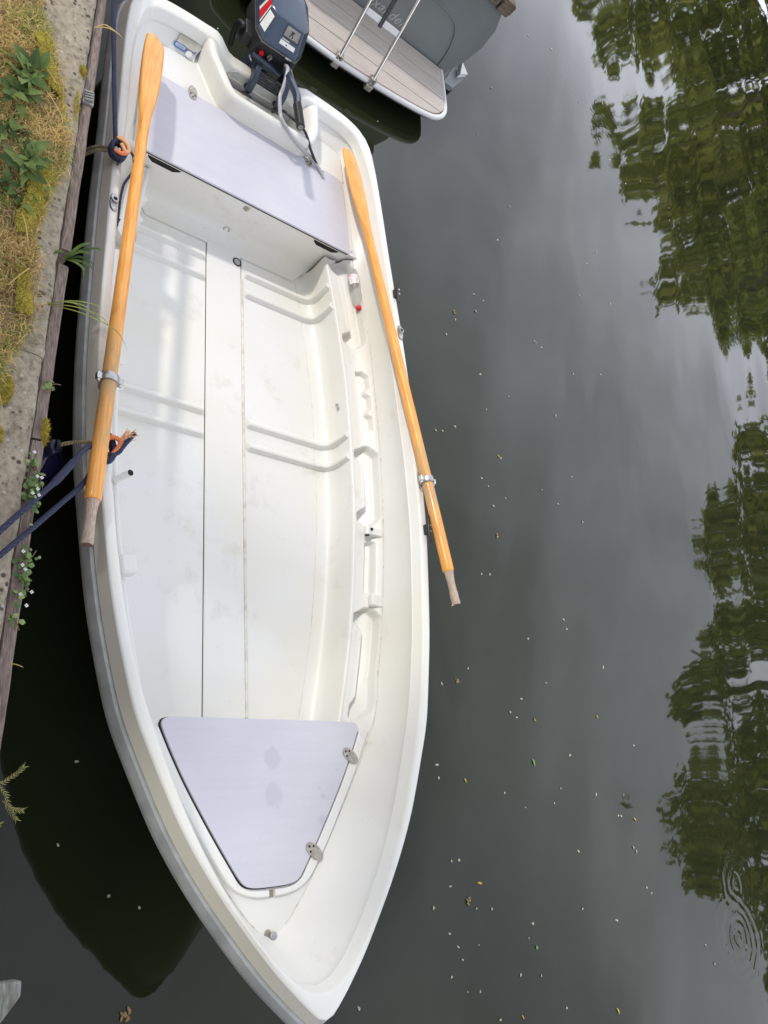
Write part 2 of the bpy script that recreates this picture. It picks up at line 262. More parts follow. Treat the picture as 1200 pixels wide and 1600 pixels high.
def water_mat():
    m, n, l, b = newmat('dark_pond_water')
    b.inputs['Base Color'].default_value = (0.0165, 0.0200, 0.0090, 1); b.inputs['Roughness'].default_value = 0.028
    b.inputs['IOR'].default_value = 1.42
    t = n.new('ShaderNodeTexCoord')
    def layer(scale, dist, sc, rot, detail=2):
        m0 = n.new('ShaderNodeMapping'); m0.inputs['Rotation'].default_value = (0, 0, rot)
        mpn = n.new('ShaderNodeMapping'); mpn.inputs['Scale'].default_value = sc
        z = n.new('ShaderNodeTexNoise'); z.inputs['Scale'].default_value = scale; z.inputs['Detail'].default_value = detail; z.inputs['Roughness'].default_value = 0.4
        mu = n.new('ShaderNodeMath'); mu.operation = 'MULTIPLY'; mu.inputs[1].default_value = dist
        l.new(t.outputs['Object'], m0.inputs['Vector']); l.new(m0.outputs['Vector'], mpn.inputs['Vector']); l.new(mpn.outputs['Vector'], z.inputs['Vector']); l.new(z.outputs['Fac'], mu.inputs[0])
        return mu.outputs[0]
    h = [layer(0.8, 0.016, (0.5, 1.0, 1), 0.35, 0), layer(1.7, 0.0165, (0.22, 1.0, 1), 0.36, 0), layer(4.6, 0.0011, (0.3, 1.0, 1), 0.36, 0)]
    # fine wind ripple only in patches
    fine = layer(15, 0.00035, (1.0, 1.0, 1), 0.3, 2)
    msk = n.new('ShaderNodeTexNoise'); msk.inputs['Scale'].default_value = 0.8; msk.inputs['Detail'].default_value = 3
    mr = n.new('ShaderNodeMapRange'); mr.inputs['From Min'].default_value = 0.48; mr.inputs['From Max'].default_value = 0.66
    l.new(t.outputs['Object'], msk.inputs['Vector']); l.new(msk.outputs['Fac'], mr.inputs['Value'])
    fm = n.new('ShaderNodeMath'); fm.operation = 'MULTIPLY'; l.new(fine, fm.inputs[0]); l.new(mr.outputs['Result'], fm.inputs[1])
    h.append(fm.outputs[0])
    # two sets of rings spreading on the surface
    for (cx, cy, rr, wl, amp) in ((2.32, 3.86, 0.36, 0.062, 0.0007), (2.02, 3.98, 0.30, 0.07, 0.0005)):
        d = n.new('ShaderNodeVectorMath'); d.operation = 'DISTANCE'; d.inputs[1].default_value = (cx, cy, 0)
        ph = n.new('ShaderNodeMath'); ph.operation = 'MULTIPLY'; ph.inputs[1].default_value = 2 * PI / wl
        sn = n.new('ShaderNodeMath'); sn.operation = 'SINE'
        fo = n.new('ShaderNodeMapRange'); fo.interpolation_type = 'SMOOTHSTEP'
        fo.inputs['From Min'].default_value = rr; fo.inputs['From Max'].default_value = 0.02; fo.inputs['To Min'].default_value = 0; fo.inputs['To Max'].default_value = amp
        mu = n.new('ShaderNodeMath'); mu.operation = 'MULTIPLY'
        wn = n.new('ShaderNodeTexNoise'); wn.inputs['Scale'].default_value = 5.0; wv = n.new('ShaderNodeVectorMath'); wv.operation = 'MULTIPLY_ADD'; wv.inputs[1].default_value = (0.09, 0.09, 0)
        l.new(t.outputs['Object'], wn.inputs['Vector']); l.new(wn.outputs['Color'], wv.inputs[0]); l.new(t.outputs['Object'], wv.inputs[2])
        l.new(wv.outputs[0], d.inputs[0]); l.new(d.outputs['Value'], ph.inputs[0]); l.new(ph.outputs[0], sn.inputs[0])
        l.new(d.outputs['Value'], fo.inputs['Value']); l.new(sn.outputs[0], mu.inputs[0]); l.new(fo.outputs['Result'], mu.inputs[1])
        h.append(mu.outputs[0])
    s = h[0]
    for q in h[1:]:
        ad = n.new('ShaderNodeMath'); ad.operation = 'ADD'; l.new(s, ad.inputs[0]); l.new(q, ad.inputs[1]); s = ad.outputs[0]
    bn = n.new('ShaderNodeBump'); bn.inputs['Strength'].default_value = 1.0; bn.inputs['Distance'].default_value = 1.0
    l.new(s, bn.inputs['Height']); l.new(bn.outputs['Normal'], b.inputs['Normal'])
    return m
M['water'] = water_mat()

def clear_plastic():
    m, n, l, b = newmat('clear_plastic')
    b.inputs['Base Color'].default_value = (0.92, 0.93, 0.93, 1); b.inputs['Roughness'].default_value = 0.06
    b.inputs['Transmission Weight'].default_value = 0.92; b.inputs['IOR'].default_value = 1.18
    return m
M['pet'] = clear_plastic()
M['pinklabel'] = mat('faded_pink_print', (0.84, 0.80, 0.82), 0.3, 0, 55, 0, (0.78, 0.50, 0.58), lo=0.40, hi=0.50)

# ------------------------------------------------------------------ mesh helpers
def link(o, parent=None):
    COL.objects.link(o)
    if parent: o.parent = parent
    return o
def tag(o, label=None, cat=None, group=None, kind=None):
    if label: o['label'] = label
    if cat: o['category'] = cat
    if group: o['group'] = group
    if kind: o['kind'] = kind
    return o
def empty(name, loc=(0, 0, 0), label=None, cat=None, group=None, rz=0):
    o = bpy.data.objects.new(name, None); o.empty_display_size = 0.1; o.location = loc; o.rotation_euler = (0, 0, rz); COL.objects.link(o)
    return tag(o, label, cat, group)
def build(name, vs, fs, m, parent=None, smooth=35, bevel=0, seg=2, recalc=True):
    me = bpy.data.meshes.new(name); me.from_pydata([tuple(v) for v in vs], [], fs); me.validate()
    if recalc:
        bm = bmesh.new(); bm.from_mesh(me); bmesh.ops.recalc_face_normals(bm, faces=bm.faces); bm.to_mesh(me); bm.free()
    if smooth:
        me.shade_smooth()
        if smooth < 179: me.set_sharp_from_angle(angle=rad(smooth))
    ms = m if isinstance(m, list) else [m]
    for q in ms: me.materials.append(q)
    o = bpy.data.objects.new(name, me); link(o, parent)
    if bevel:
        md = o.modifiers.new('b', 'BEVEL'); md.width = bevel; md.segments = seg; md.limit_method = 'ANGLE'; md.angle_limit = rad(40)
    return o
class G:
    """collects geometry that makes one part"""
    def __init__(s): s.v = []; s.f = []
    def add(s, vs, fs):
        b = len(s.v); s.v += [tuple(v) for v in vs]; s.f += [tuple(i + b for i in f) for f in fs]; return s
    def box(s, c, h, mtx=None):
        vs = [Vector((sx * h[0], sy * h[1], sz * h[2])) for sx in (-1, 1) for sy in (-1, 1) for sz in (-1, 1)]
        if mtx: vs = [mtx @ v for v in vs]
        vs = [v + Vector(c) for v in vs]
        return s.add(vs, [(0, 1, 3, 2), (4, 6, 7, 5), (0, 4, 5, 1), (2, 3, 7, 6), (0, 2, 6, 4), (1, 5, 7, 3)])
    def tube(s, path, r, n=10, caps=True, flat=1.0):
        P = [Vector(p) for p in path]; rs = r if isinstance(r, (list, tuple)) else [r] * len(P)
        vs = []; up = None
        for i, p in enumerate(P):
            d = (P[min(i + 1, len(P) - 1)] - P[max(i - 1, 0)]).normalized()
            if up is None:
                up = Vector((0, 0, 1)) if abs(d.z) < 0.9 else Vector((0, 1, 0))
            a = d.cross(up).normalized(); up = a.cross(d).normalized()
            for k in range(n):
                t = 2 * PI * k / n; vs.append(p + a * (rs[i] * math.cos(t)) + up * (rs[i] * flat * math.sin(t)))
        fs = [(i * n + k, i * n + (k + 1) % n, (i + 1) * n + (k + 1) % n, (i + 1) * n + k) for i in range(len(P) - 1) for k in range(n)]
        if caps: fs += [tuple(range(n - 1, -1, -1)), tuple(range((len(P) - 1) * n, len(P) * n))]
        return s.add(vs, fs)
    def grid(s, rows, close=False):
        n = len(rows[0]); vs = [v for r in rows for v in r]
        fs = []
        for i in range(len(rows) - 1):
            for k in range(n - (0 if close else 1)):
                fs.append((i * n + k, i * n + (k + 1) % n, (i + 1) * n + (k + 1) % n, (i + 1) * n + k))
        return s.add(vs, fs)
    def prism(s, poly, z0, z1):
        n = len(poly); vs = [(x, y, z0) for x, y in poly] + [(x, y, z1) for x, y in poly]
        fs = [tuple(range(n - 1, -1, -1)), tuple(range(n, 2 * n))] + [(i, (i + 1) % n, n + (i + 1) % n, n + i) for i in range(n)]
        return s.add(vs, fs)
    def disc(s, c, nrm, r, h, n=18, sy=1.0, ax=None):
        nrm = Vector(nrm).normalized(); a = (Vector(ax) if ax else (nrm.orthogonal())); a = (a - nrm * a.dot(nrm)).normalized(); b = nrm.cross(a)
        c = Vector(c)
        v0 = [c + a * (r * math.cos(2 * PI * k / n)) + b * (r * sy * math.sin(2 * PI * k / n)) for k in range(n)]
        v1 = [v + nrm * h for v in v0]
        return s.add(v0 + v1, [tuple(range(n - 1, -1, -1)), tuple(range(n, 2 * n))] + [(i, (i + 1) % n, n + (i + 1) % n, n + i) for i in range(n)])
    def lathe(s, c, axis, prof, n=20):
        ax = Vector(axis).normalized(); a = ax.orthogonal().normalized(); b = ax.cross(a); c = Vector(c)
        rows = [[c + ax * h + (a * math.cos(2 * PI * k / n) + b * math.sin(2 * PI * k / n)) * r for k in range(n)] for h, r in prof]
        s.grid(rows, True); m0 = len(s.v) - n * len(prof)
        s.f += [tuple(m0 + k for k in range(n - 1, -1, -1)), tuple(m0 + (len(prof) - 1) * n + k for k in range(n))]
        return s
    def make(s, name, m, parent=None, **k): return build(name, s.v, s.f, m, parent, **k)
def spline(pts, n=8):
    P = [Vector(p) for p in pts]; out = []
    for i in range(len(P) - 1):
        p0 = P[max(i - 1, 0)]; p1 = P[i]; p2 = P[i + 1]; p3 = P[min(i + 2, len(P) - 1)]
        for k in range(n):
            t = k / n
            out.append(0.5 * ((2 * p1) + (p2 - p0) * t + (2 * p0 - 5 * p1 + 4 * p2 - p3) * t * t + (3 * p1 - p0 - 3 * p2 + p3) * t ** 3))
    out.append(P[-1]); return out
def interp(x, tab):
    if x <= tab[0][0]: return tab[0][1]
    for (a, b), (c, d) in zip(tab, tab[1:]):
        if x <= c: return b + (d - b) * (x - a) / (c - a)
    return tab[-1][1]
def sm(tab, n=6):
    """smooth a table with Catmull-Rom into a dense one"""
    return [(p.x, p.y) for p in spline([(a, b, 0) for a, b in tab], n)]
def sstep(a, b, x):
    t = max(0, min(1, (x - a) / (b - a))); return t * t * (3 - 2 * t)

# ================================================================== SETTING
g = G(); s = 700.0
g.add([(-s, -s, 0), (s, -s, 0), (s, s, 0), (-s, s, 0)], [(0, 1, 2, 3)])
water = tag(g.make('water', M['water'], smooth=0), kind='structure', label='dark still water mirroring pale sky and trees')

# near bank: soil ground behind a concrete strip and an upright timber edge board
def edge_y(x): return -0.945 - 0.0438 * x            # outer face of the board
XB0, XB1 = -9.0, 1.272
g = G()
rows = []
for i in range(60):
    x = XB0 + (2.1 - XB0) * i / 59
    row = []
    for k in range(24):
        y = edge_y(x) - 0.10 - 9.0 * (k / 23) ** 2
        zz = 0.665 + 0.05 * min(1, k / 4) + 0.03 * mnoise.noise(Vector((x * 2.1, y * 2.1, 0)))
        row.append((x, y, zz))
    rows.append(row)
g.grid(rows)
n0 = len(g.v)
ground = tag(g.make('ground', M['soil'], smooth=60), kind='structure', label='dry earth bank behind the concrete strip')
far = G()
# far shore: low grassy terrain curving round the opposite side
pts = [(-70, 12), (-40, 30), (-24, 30), (-12, 24), (-4, 17.5), (3, 16), (10, 15), (22, 14), (60, 10)]
sh = spline([(a, b, 0) for a, b in pts], 6)
rows = []
for p in sh:
    d = Vector((p.x * 0.4, p.y, 0)).normalized()
    rows.append([(p.x + d.x * q, p.y + d.y * q, zz + 0.1 * mnoise.noise(Vector((p.x * .3, q, 1)))) for q, zz in ((0, -0.4), (0.8, 0.25), (3, 0.6), (10, 0.9), (40, 1.5), (250, 3))])
far.grid(rows)
tag(far.make('far_bank', M['turf'], smooth=60), kind='structure', label='grassy far bank beneath the mirrored trees')

# concrete strip in three cast lengths
def conc_piece(x0, x1, name='concrete_kerb', label='', seed=0):
    rows = []
    nx = max(6, int((x1 - x0) / 0.03))
    for i in range(nx + 1):
        x = x0 + (x1 - x0) * i / nx
        ye = edge_y(x) - 0.041
        r = []
        wob = 0.006 * mnoise.noise(Vector((x * 9, 3.1 + seed, 0))) + 0.004 * mnoise.noise(Vector((x * 31, 8, seed)))
        for (dy, z) in ((0.0, 0.30), (0.0, 0.705), (-0.007, 0.722), (-0.02, 0.730), (-0.06, 0.733), (-0.11, 0.732), (-0.17, 0.730), (-0.24, 0.728), (-0.30, 0.722), (-0.31, 0.30)):
            edge = 1 if dy > -0.03 else 0.3
            r.append((x, ye + dy + wob * edge, z + 0.006 * mnoise.noise(Vector((x * 7, dy * 14, seed))) * (1 if z > 0.6 else 0)))
        rows.append(r)
    gg = G(); gg.grid(rows)
    nn = len(rows[0]); m_ = len(gg.v)
    gg.f += [tuple(range(nn)), tuple(range(m_ - nn, m_))]
    o = gg.make(name, M['conc'], smooth=50)
    return tag(o, label, 'kerb', 'concrete edging of the bank')
conc_piece(-9, -2.45, label='far length of grey concrete edging beyond the stern', seed=1)
conc_piece(-2.44, 0.085, label='weathered concrete edging with yellow moss beside the stern', seed=2)
conc_piece(0.09, 1.262, label='pitted pale concrete edging crossed by the two blue ropes', seed=3)

# upright edge boards
def edge_board(x0, x1, label, seed, z1=0.700):
    gg = G(); rows = []
    nx = max(8, int((x1 - x0) / 0.035))
    for i in range(nx + 1):
        x = x0 + (x1 - x0) * i / nx; ye = edge_y(x)
        w1 = 0.0025 * mnoise.noise(Vector((x * 12, seed, 0))); w2 = 0.0035 * mnoise.noise(Vector((x * 17, seed, 5))); wz = 0.005 * mnoise.noise(Vector((x * 6, seed, 9)))
        rows.append([(x, ye + w1, -0.5), (x, ye + w1, z1 - 0.008 + wz), (x, ye - 0.006 + w1, z1 + wz), (x, ye - 0.020, z1 + 0.001 + wz * 0.8), (x, ye - 0.034 + w2, z1 - 0.001 + wz), (x, ye - 0.0385 + w2 * .3, z1 - 0.01), (x, ye - 0.0385, -0.5)])
    gg.grid(rows); nn = 7; m_ = len(gg.v); gg.f += [tuple(range(nn)), tuple(range(m_ - nn, m_))]
    return tag(gg.make('edge_board', M['timber'], smooth=22), label, 'timber', 'timber boards along the bank edge')
edge_board(-9, -0.345, 'long weathered timber edge board beside the stern', 1)
edge_board(-0.285, 0.335, 'middle timber edge board between grass tuft and ivy', 2, 0.697)
edge_board(0.345, 1.268, 'timber edge board running under both blue ropes', 3, 0.702)
# small metal bracket let into the board by the stern
g = G()
for k in range(4): g.box((-1.033 + k * 0.012, -0.921, 0.712), (0.0035, 0.016, 0.008), Matrix.Rotation(0.35, 3, 'Z'))
g.box((-1.015, -0.921, 0.705), (0.030, 0.020, 0.006))
tag(g.make('metal_bracket', M['greydecal'], bevel=0.002), 'small slotted metal bracket at the board edge by yellow moss', 'bracket')

# grey timber corner of the next landing stage (lower left)
g = G()
LST = empty('landing_stage', (1.74, -1.0, 0), 'pale grey timber corner of a landing stage at lower left', 'landing stage')
def loc(o, e): 
    o.matrix_parent_inverse = Matrix.Translation(-Vector(e.location)); return o
g = G(); g.prism([(1.700, -0.902), (1.733, -0.902), (1.95, -1.09), (1.95, -1.55), (1.68, -1.55)], 0.655, 0.70)
loc(g.make('deck_plank', M['greyplank'], LST, bevel=0.006), LST)
g = G(); g.prism([(1.742, -0.938), (1.80, -0.93), (1.86, -0.96), (1.86, -1.06), (1.742, -1.06)], -0.5, 0.653)
loc(g.make('post', M['greyplank'], LST, bevel=0.006), LST)

# ------------------------------------------------------------------ far trees (seen mirrored in the water)
def crown_mesh(name, m, seed, n_cl, per, leaf, flat=1.0, droop=0.0):
    rnd = random.Random(seed); vs = []; fs = []
    for c in range(n_cl):
        # clump centres spread through an uneven crown 1 high, radius 0.45
        while True:
            p = Vector((rnd.uniform(-1, 1), rnd.uniform(-1, 1), rnd.uniform(-1, 1)))
            if 0.25 < p.length < 1: break
        hz = p.z * 0.5 + 0.5
        prof = 0.42 * math.sin(PI * min(1, 0.12 + 0.86 * (1 - hz))) ** 0.6 + 0.04
        ang = math.atan2(p.y, p.x); lump = 1 + 0.30 * math.sin(ang * 3 + seed) * math.sin(hz * 9 + seed) + 0.22 * mnoise.noise(p * 2.3 + Vector((seed, 0, 0)))
        cc = Vector((p.x, p.y, 0)) * prof * lump * 1.05; cc.z = 0.03 + 0.94 * hz
        cr_ = rnd.uniform(0.035, 0.085)
        for k in range(per):
            d = Vector((rnd.gauss(0, 1), rnd.gauss(0, 1), rnd.gauss(0, 1))).normalized() * cr_ * rnd.random() ** 0.4
            d.z = d.z * flat - droop * rnd.random() * 0.08
            q = cc + d; nrm = (d.normalized() + Vector((rnd.gauss(0, .5), rnd.gauss(0, .5), rnd.gauss(0.3, .5)))).normalized()
            a = nrm.orthogonal().normalized(); a.rotate(Quaternion(nrm, rnd.uniform(0, 2 * PI))); b = nrm.cross(a)
            s1 = leaf * rnd.uniform(0.7, 1.4); s2 = s1 * rnd.uniform(0.45, 0.7); i = len(vs)
            vs += [q - a * s1, q - b * s2, q + a * s1, q + b * s2]; fs.append((i, i + 1, i + 2, i + 3))
    me = bpy.data.meshes.new(name); me.from_pydata([tuple(v) for v in vs], [], fs); me.materials.append(m); return me
def trunk_mesh(seed):
    rnd = random.Random(seed); gg = G()
    gg.tube(spline([(0, 0, -0.15), (0.01, 0, 0.12), (0.0, 0.015, 0.35), (0.02, 0.0, 0.62), (0.01, 0.01, 0.85)], 5), [0.038 - 0.0014 * i for i in range(21)], 9)
    for k in range(9):
        z = 0.12 + 0.07 * k; a = k * 2.4 + seed; r = 0.30 - 0.012 * k
        gg.tube(spline([(0, 0, z), (math.cos(a) * r * 0.45, math.sin(a) * r * 0.45, z + 0.07), (math.cos(a) * r, math.sin(a) * r, z + 0.17)], 4), [0.013 - 0.0012 * i for i in range(9)], 6)
    me = bpy.data.meshes.new('trunk'); me.from_pydata(gg.v, [], gg.f); me.shade_smooth(); me.materials.append(M['bark']); return me
CR = [crown_mesh('crown', M['leafA'], 3, 200, 46, 0.020), crown_mesh('crown', M['leafB'], 11, 210, 46, 0.018, 1.0, 0.3), crown_mesh('crown', M['leafC'], 23, 190, 46, 0.021, 0.8, 0.6)]
TK = [trunk_mesh(1), trunk_mesh(5)]
def tree(x, y, h, wdt, v, label, rz=0.0, z=0.3):
    e = empty('broadleaf_tree', (x, y, z), label, 'tree', 'trees on the far bank', rz)
    t = bpy.data.objects.new('trunk', TK[v % 2]); t.scale = (h * 0.8, h * 0.8, h); link(t, e)
    c = bpy.data.objects.new('crown', CR[v]); c.scale = (wdt, wdt, h); link(c, e)
tree(-38, 22, 9.0, 9, 0, 'broad olive tree farthest towards the top of the reflection', 0.4)
tree(-30.5, 24.5, 8.8, 9, 2, 'light green tree mirrored at the top edge of the water', 1.2)
tree(-29, 32, 13.0, 11, 2, 'large pale green tree mirrored at top right', 2.2)
tree(-23.4, 32.5, 12.0, 10.5, 0, 'tall olive tree mirrored right of the launch', 0.9)
tree(-18.6, 29.5, 9.0, 8.0, 1, 'dark green tree mirrored upper right, left of the sky gap', 3.0)
tree(-14.6, 30.5, 7.6, 6.4, 0, 'low olive tree beside the gap of mirrored sky', 1.7)
tree(-8.6, 23.5, 5.4, 5.2, 1, 'small green tree mirrored below the sky gap', 0.2)
tree(-5.0, 20.0, 7.0, 5.6, 0, 'olive tree mirrored midway down the right edge', 2.6)
tree(-0.9, 18.2, 8.1, 5.2, 1, 'dark green tree with tall fingers mirrored lower right', 4.2)
tree(2.3, 17.6, 8.5, 5.0, 0, 'olive tree mirrored just above the ripple rings', 5.1)
tree(5.6, 18.5, 7.0, 5.0, 1, 'rounded green tree mirrored at lower right corner', 0.7)

# unseen trees added behind the viewer to block low sky and shade the boat
for (x_, y_, h_, w_, v_, lb) in ((-19, -10, 13, 10, 0, 'unseen tall tree added to block sky far behind the stern'), (-12.6, -9.5, 13, 10, 1, 'unseen tall tree added to block sky behind the launch'), (3.4, -8.5, 13, 11, 2, 'unseen tall tree added to block sky behind the bow'), (9.5, -8.0, 13, 11, 0, 'unseen tall tree added to block sky beyond the bow'), (15.5, -6.0, 12, 10, 1, 'unseen tall tree added to block sky farthest beyond the bow'), (-4.6, -16.0, 8.5, 10, 2, 'unseen low tree added far back in the gap left for the sun'), (-4.0, -8.5, 9.5, 1.5, 1, 'unseen slender tree added so its top shades the middle of the boat')):
    tree(x_, y_, h_, w_, v_, lb, x_, 0.7)

# ================================================================== ROWING BOAT
BOAT = empty('rowing_boat', (0, 0, 0), 'long white moulded rowing boat moored beside the bank', 'boat')
def zg(x):
    u = max(0, min(1, (x - 0.8) / 1.1)); return 0.538 + 0.036 * x + 0.045 * u ** 1.5
PB = [(-2.135, 0.0), (-2.135, 0.08), (-2.136, 0.15), (-2.137, 0.20), (-2.138, 0.26), (-2.14, 0.35), (-2.135, 0.45), (-2.122, 0.54), (-2.09, 0.615), (-2.04, 0.662), (-1.97, 0.687), (-1.88, 0.699), (-1.775, 0.707), (-1.57, 0.716), (-1.30, 0.724), (-1.1, 0.732), (-0.8, 0.745), (-0.4, 0.754), (-0.1, 0.756), (0.2, 0.745), (0.4, 0.724), (0.65, 0.691), (0.8, 0.665), (1.0, 0.6195), (1.1, 0.589), (1.2, 0.547), (1.3, 0.503), (1.4, 0.455), (1.5, 0.397), (1.6, 0.330), (1.7, 0.255), (1.8, 0.174), (1.87, 0.108), (1.92, 0.056), (1.945, 0.026), (1.953, 0.0)]
QB = [(-1.985, 0.30), (-1.992, 0.38), (-1.985, 0.48), (-1.962, 0.553), (-1.88, 0.567), (-1.79, 0.573), (-1.45, 0.598), (-1.30, 0.615), (-1.15, 0.655), (-1.0, 0.678), (-0.74, 0.700), (-0.25, 0.709), (0.185, 0.690), (0.5, 0.655), (0.695, 0.625), (0.9, 0.578), (1.0, 0.540), (1.09, 0.490), (1.222, 0.415), (1.389, 0.309), (1.533, 0.212), (1.647, 0.124), (1.715, 0.060), (1.748, 0.0)]
def dense(tab): return [(p.x, p.y) for p in spline([(a, b, 0) for a, b in tab], 6)]
def resample(poly, marks, counts):
    """arc-length resample between landmark vertices (indices into the original table times 6)"""
    out = []
    for (a, b), c in zip(zip(marks, marks[1:]), counts):
        seg = poly[a * 6: b * 6 + 1]; L_ = [0]
        for p, q in zip(seg, seg[1:]): L_.append(L_[-1] + math.hypot(q[0] - p[0], q[1] - p[1]))
        for k in range(c):
            d = L_[-1] * k / c; i = max(j for j in range(len(L_)) if L_[j] <= d + 1e-12); i = min(i, len(seg) - 2)
            t = (d - L_[i]) / max(1e-9, L_[i + 1] - L_[i]); out.append((seg[i][0] + (seg[i + 1][0] - seg[i][0]) * t, seg[i][1] + (seg[i + 1][1] - seg[i][1]) * t))
    out.append(poly[marks[-1] * 6]); return out
cn = (8, 12, 14, 40, 40)
PH = resample(dense(PB), [0, 4, 8, 14, 23, 35], cn)
QH = [(q[0], q[1]) for q in resample(dense(QB), [0, 3, 7, 16, 23], cn[1:])]
QH = [QH[0]] * cn[0] + QH
NH = len(PH)
def normals(poly):
    ns = []
    for i in range(len(poly)):
        a = poly[max(0, i - 1)]; b = poly[min(len(poly) - 1, i + 1)]
        if i == len(poly) - 1: b = (poly[i - 1][0], -poly[i - 1][1])
        if i == 0 and abs(poly[0][1]) < 1e-6: a = (poly[1][0], -poly[1][1])
        dx, dy = b[0] - a[0], b[1] - a[1]; l_ = math.hypot(dx, dy) or 1; ns.append((dy / l_, -dx / l_))
    return ns
NN = normals(PH)
def wgun(x): return interp(x, [(-2.2, 0.072), (-2.03, 0.068), (-1.75, 0.040), (-1.2, 0.034), (0.8, 0.036), (1.2, 0.036), (1.6, 0.027), (1.85, 0.032), (1.953, 0.060)])
def zgun(i):
    x, y = PH[i]
    if x < -2.05 and y < 0.30: return 0.395 + (0.463 - 0.395) * sstep(0.135, 0.265, y)
    return zg(x)
def line(d, dz, i0=0, wk=0.0):
    """full loop line at inward offset d (+ wk gunwale widths) and height offset dz"""
    h = []
    for i in range(i0, NH):
        dd = d + wk * wgun(PH[i][0]); x = PH[i][0] + NN[i][0] * dd; y = PH[i][1] + NN[i][1] * dd
        if i == NH - 1: y = 0
        h.append((x, max(y, 0.0), zgun(i) + dz))
    return h + [(x, -y, z) for x, y, z in reversed(h[:-1])]
# orientation check of the inward normal (then the inner gunwale edge, traced separately round the bow)
if PH[60][1] + NN[60][1] * 0.1 > PH[60][1]: NN = [(-a, -b) for a, b in NN]
INB = [(1.0, 0.580), (1.1, 0.546), (1.2, 0.508), (1.3, 0.467), (1.4, 0.421), (1.5, 0.369), (1.6, 0.308), (1.7, 0.236), (1.78, 0.168), (1.84, 0.106), (1.872, 0.055), (1.884, 0.0)]
j0 = sum(cn[:4])
IH = [(PH[i][0] + NN[i][0] * wgun(PH[i][0]), PH[i][1] + NN[i][1] * wgun(PH[i][0])) for i in range(j0)] + resample(dense(INB), [0, 11], (cn[4],))
IN = normals(IH)
if IH[60][1] + IN[60][1] * 0.1 > IH[60][1]: IN = [(-a, -b) for a, b in IN]
_line = line
def line(d, dz, i0=0, wk=0.0):
    if wk == 0: return _line(d, dz, i0)
    h = []
    for i in range(i0, NH):
        x = IH[i][0] + IN[i][0] * d; y = IH[i][1] + IN[i][1] * d
        if i == NH - 1: y = 0
        h.append((x, max(y, 0.0), zgun(i) + dz))
    return h + [(x, -y, z) for x, y, z in reversed(h[:-1])]
g = G()
g.grid([line(0.018, -0.052, 0, 1), line(0.012, -0.046, 0, 1), line(0.004, -0.010, 0, 1), line(-0.002, -0.002, 0, 1), line(-0.007, 0, 0, 1), line(0.007, 0), line(0.002, -0.002), line(-0.001, -0.006)])
g.make('gunwale', M['gel'], BOAT, smooth=50)
g = G(); g.grid([line(-0.0012, -0.0062), line(-0.008, -0.025), line(-0.018, -0.052), line(-0.014, -0.056)])
g.make('gunwale_side', M['cream'], BOAT, smooth=60)
g = G(); g.grid([line(-0.012, -0.050), line(-0.0145, -0.053), line(-0.0145, -0.064), line(-0.01, -0.066)])
g.make('joint_seam', M['seam'], BOAT)
g = G(); g.grid([line(-0.010, -0.0585), line(-0.026, -0.0600), line(-0.0285, -0.0615), line(-0.0395, -0.0900), line(-0.0400, -0.0940), line(-0.0385, -0.1120), line(-0.034, -0.118), line(-0.010, -0.122)])
g.make('rub_rail', M['rub'], BOAT, smooth=24)
def hullline(k, z):
    h = []
    for i in range(NH):
        x, y = PH[i]
        f = interp(x, [(-2.2, 0.93), (-1.5, 0.86), (0, 0.82), (0.5, 0.76), (1.0, 0.63), (1.5, 0.42), (1.8, 0.30), (1.953, 0.25)])
        kb = k * interp(x, [(0.9, 1.0), (1.4, 1.0 + 1.2 * max(0, 0.5 - k))]); kk = 1 - (1 - f) * kb
        hx = x - 0.34 * k * sstep(1.0, 1.953, x) if x > 1.0 else (x + 0.05 * k if x < -2.0 else x)
        if k > 1.2: kk = max(0, f * (1 - (k - 1.0)))
        h.append((hx, y * kk, z))
    return h + [(x, -y, z_) for x, y, z_ in reversed(h[:-1])]
g = G(); g.grid([line(0.0, -0.115), hullline(0.14, 0.34), hullline(0.42, 0.22), hullline(0.72, 0.11), hullline(1.0, 0.0), hullline(1.3, -0.10), hullline(1.7, -0.18), hullline(2.0, -0.22)])
g.make('hull', M['hull'], BOAT, smooth=60)

# inner side walls down to the crease
I0 = next(i for i in range(NH) if PH[i][1] > 0.275)
def z10(x):
    return interp(x, [(-1.42, 0.350), (-1.24, 0.322), (0.86, 0.322), (1.06, 0.366), (2, 0.366)])
def qline():
    h = [(QH[i][0], QH[i][1], z10(QH[i][0])) for i in range(I0, NH)]
    return h + [(x, -y, z) for x, y, z in reversed(h[:-1])]
def lerp3(A, B, t, dz=0.0, cur=0.0):
    out = []
    for a, b in zip(A, B):
        p = [a[k] + (b[k] - a[k]) * t for k in range(3)]
        m_ = cur * 4 * t * (1 - t); p[1] += m_ * (1 if a[1] > 0 else -1) * min(1, abs(a[1]) / 0.3); p[2] += dz; out.append(tuple(p))
    return out
A = line(0.017, -0.050, I0, 1); B = line(0.013, -0.062, I0, 1); Q = qline()
rows = [A, B] + [lerp3(B, Q, t, 0, 0.014) for t in (0.12, 0.25, 0.4, 0.55, 0.7, 0.82, 0.92)] + [lerp3(B, Q, 0.975, -0.001, 0.012), Q]
g = G(); g.grid(rows)
g.make('inner_wall', M['gel'], BOAT, smooth=70)

for sgn in (1, -1):
    cr_pts = [(QH[i][0], sgn * (QH[i][1] - 0.0015), z10(QH[i][0]) + 0.0012) for i in range(I0 + 12, NH - 3)]
    g = G(); g.tube(cr_pts, 0.0020, 6); g.make('crease_line', M['crease'], BOAT)

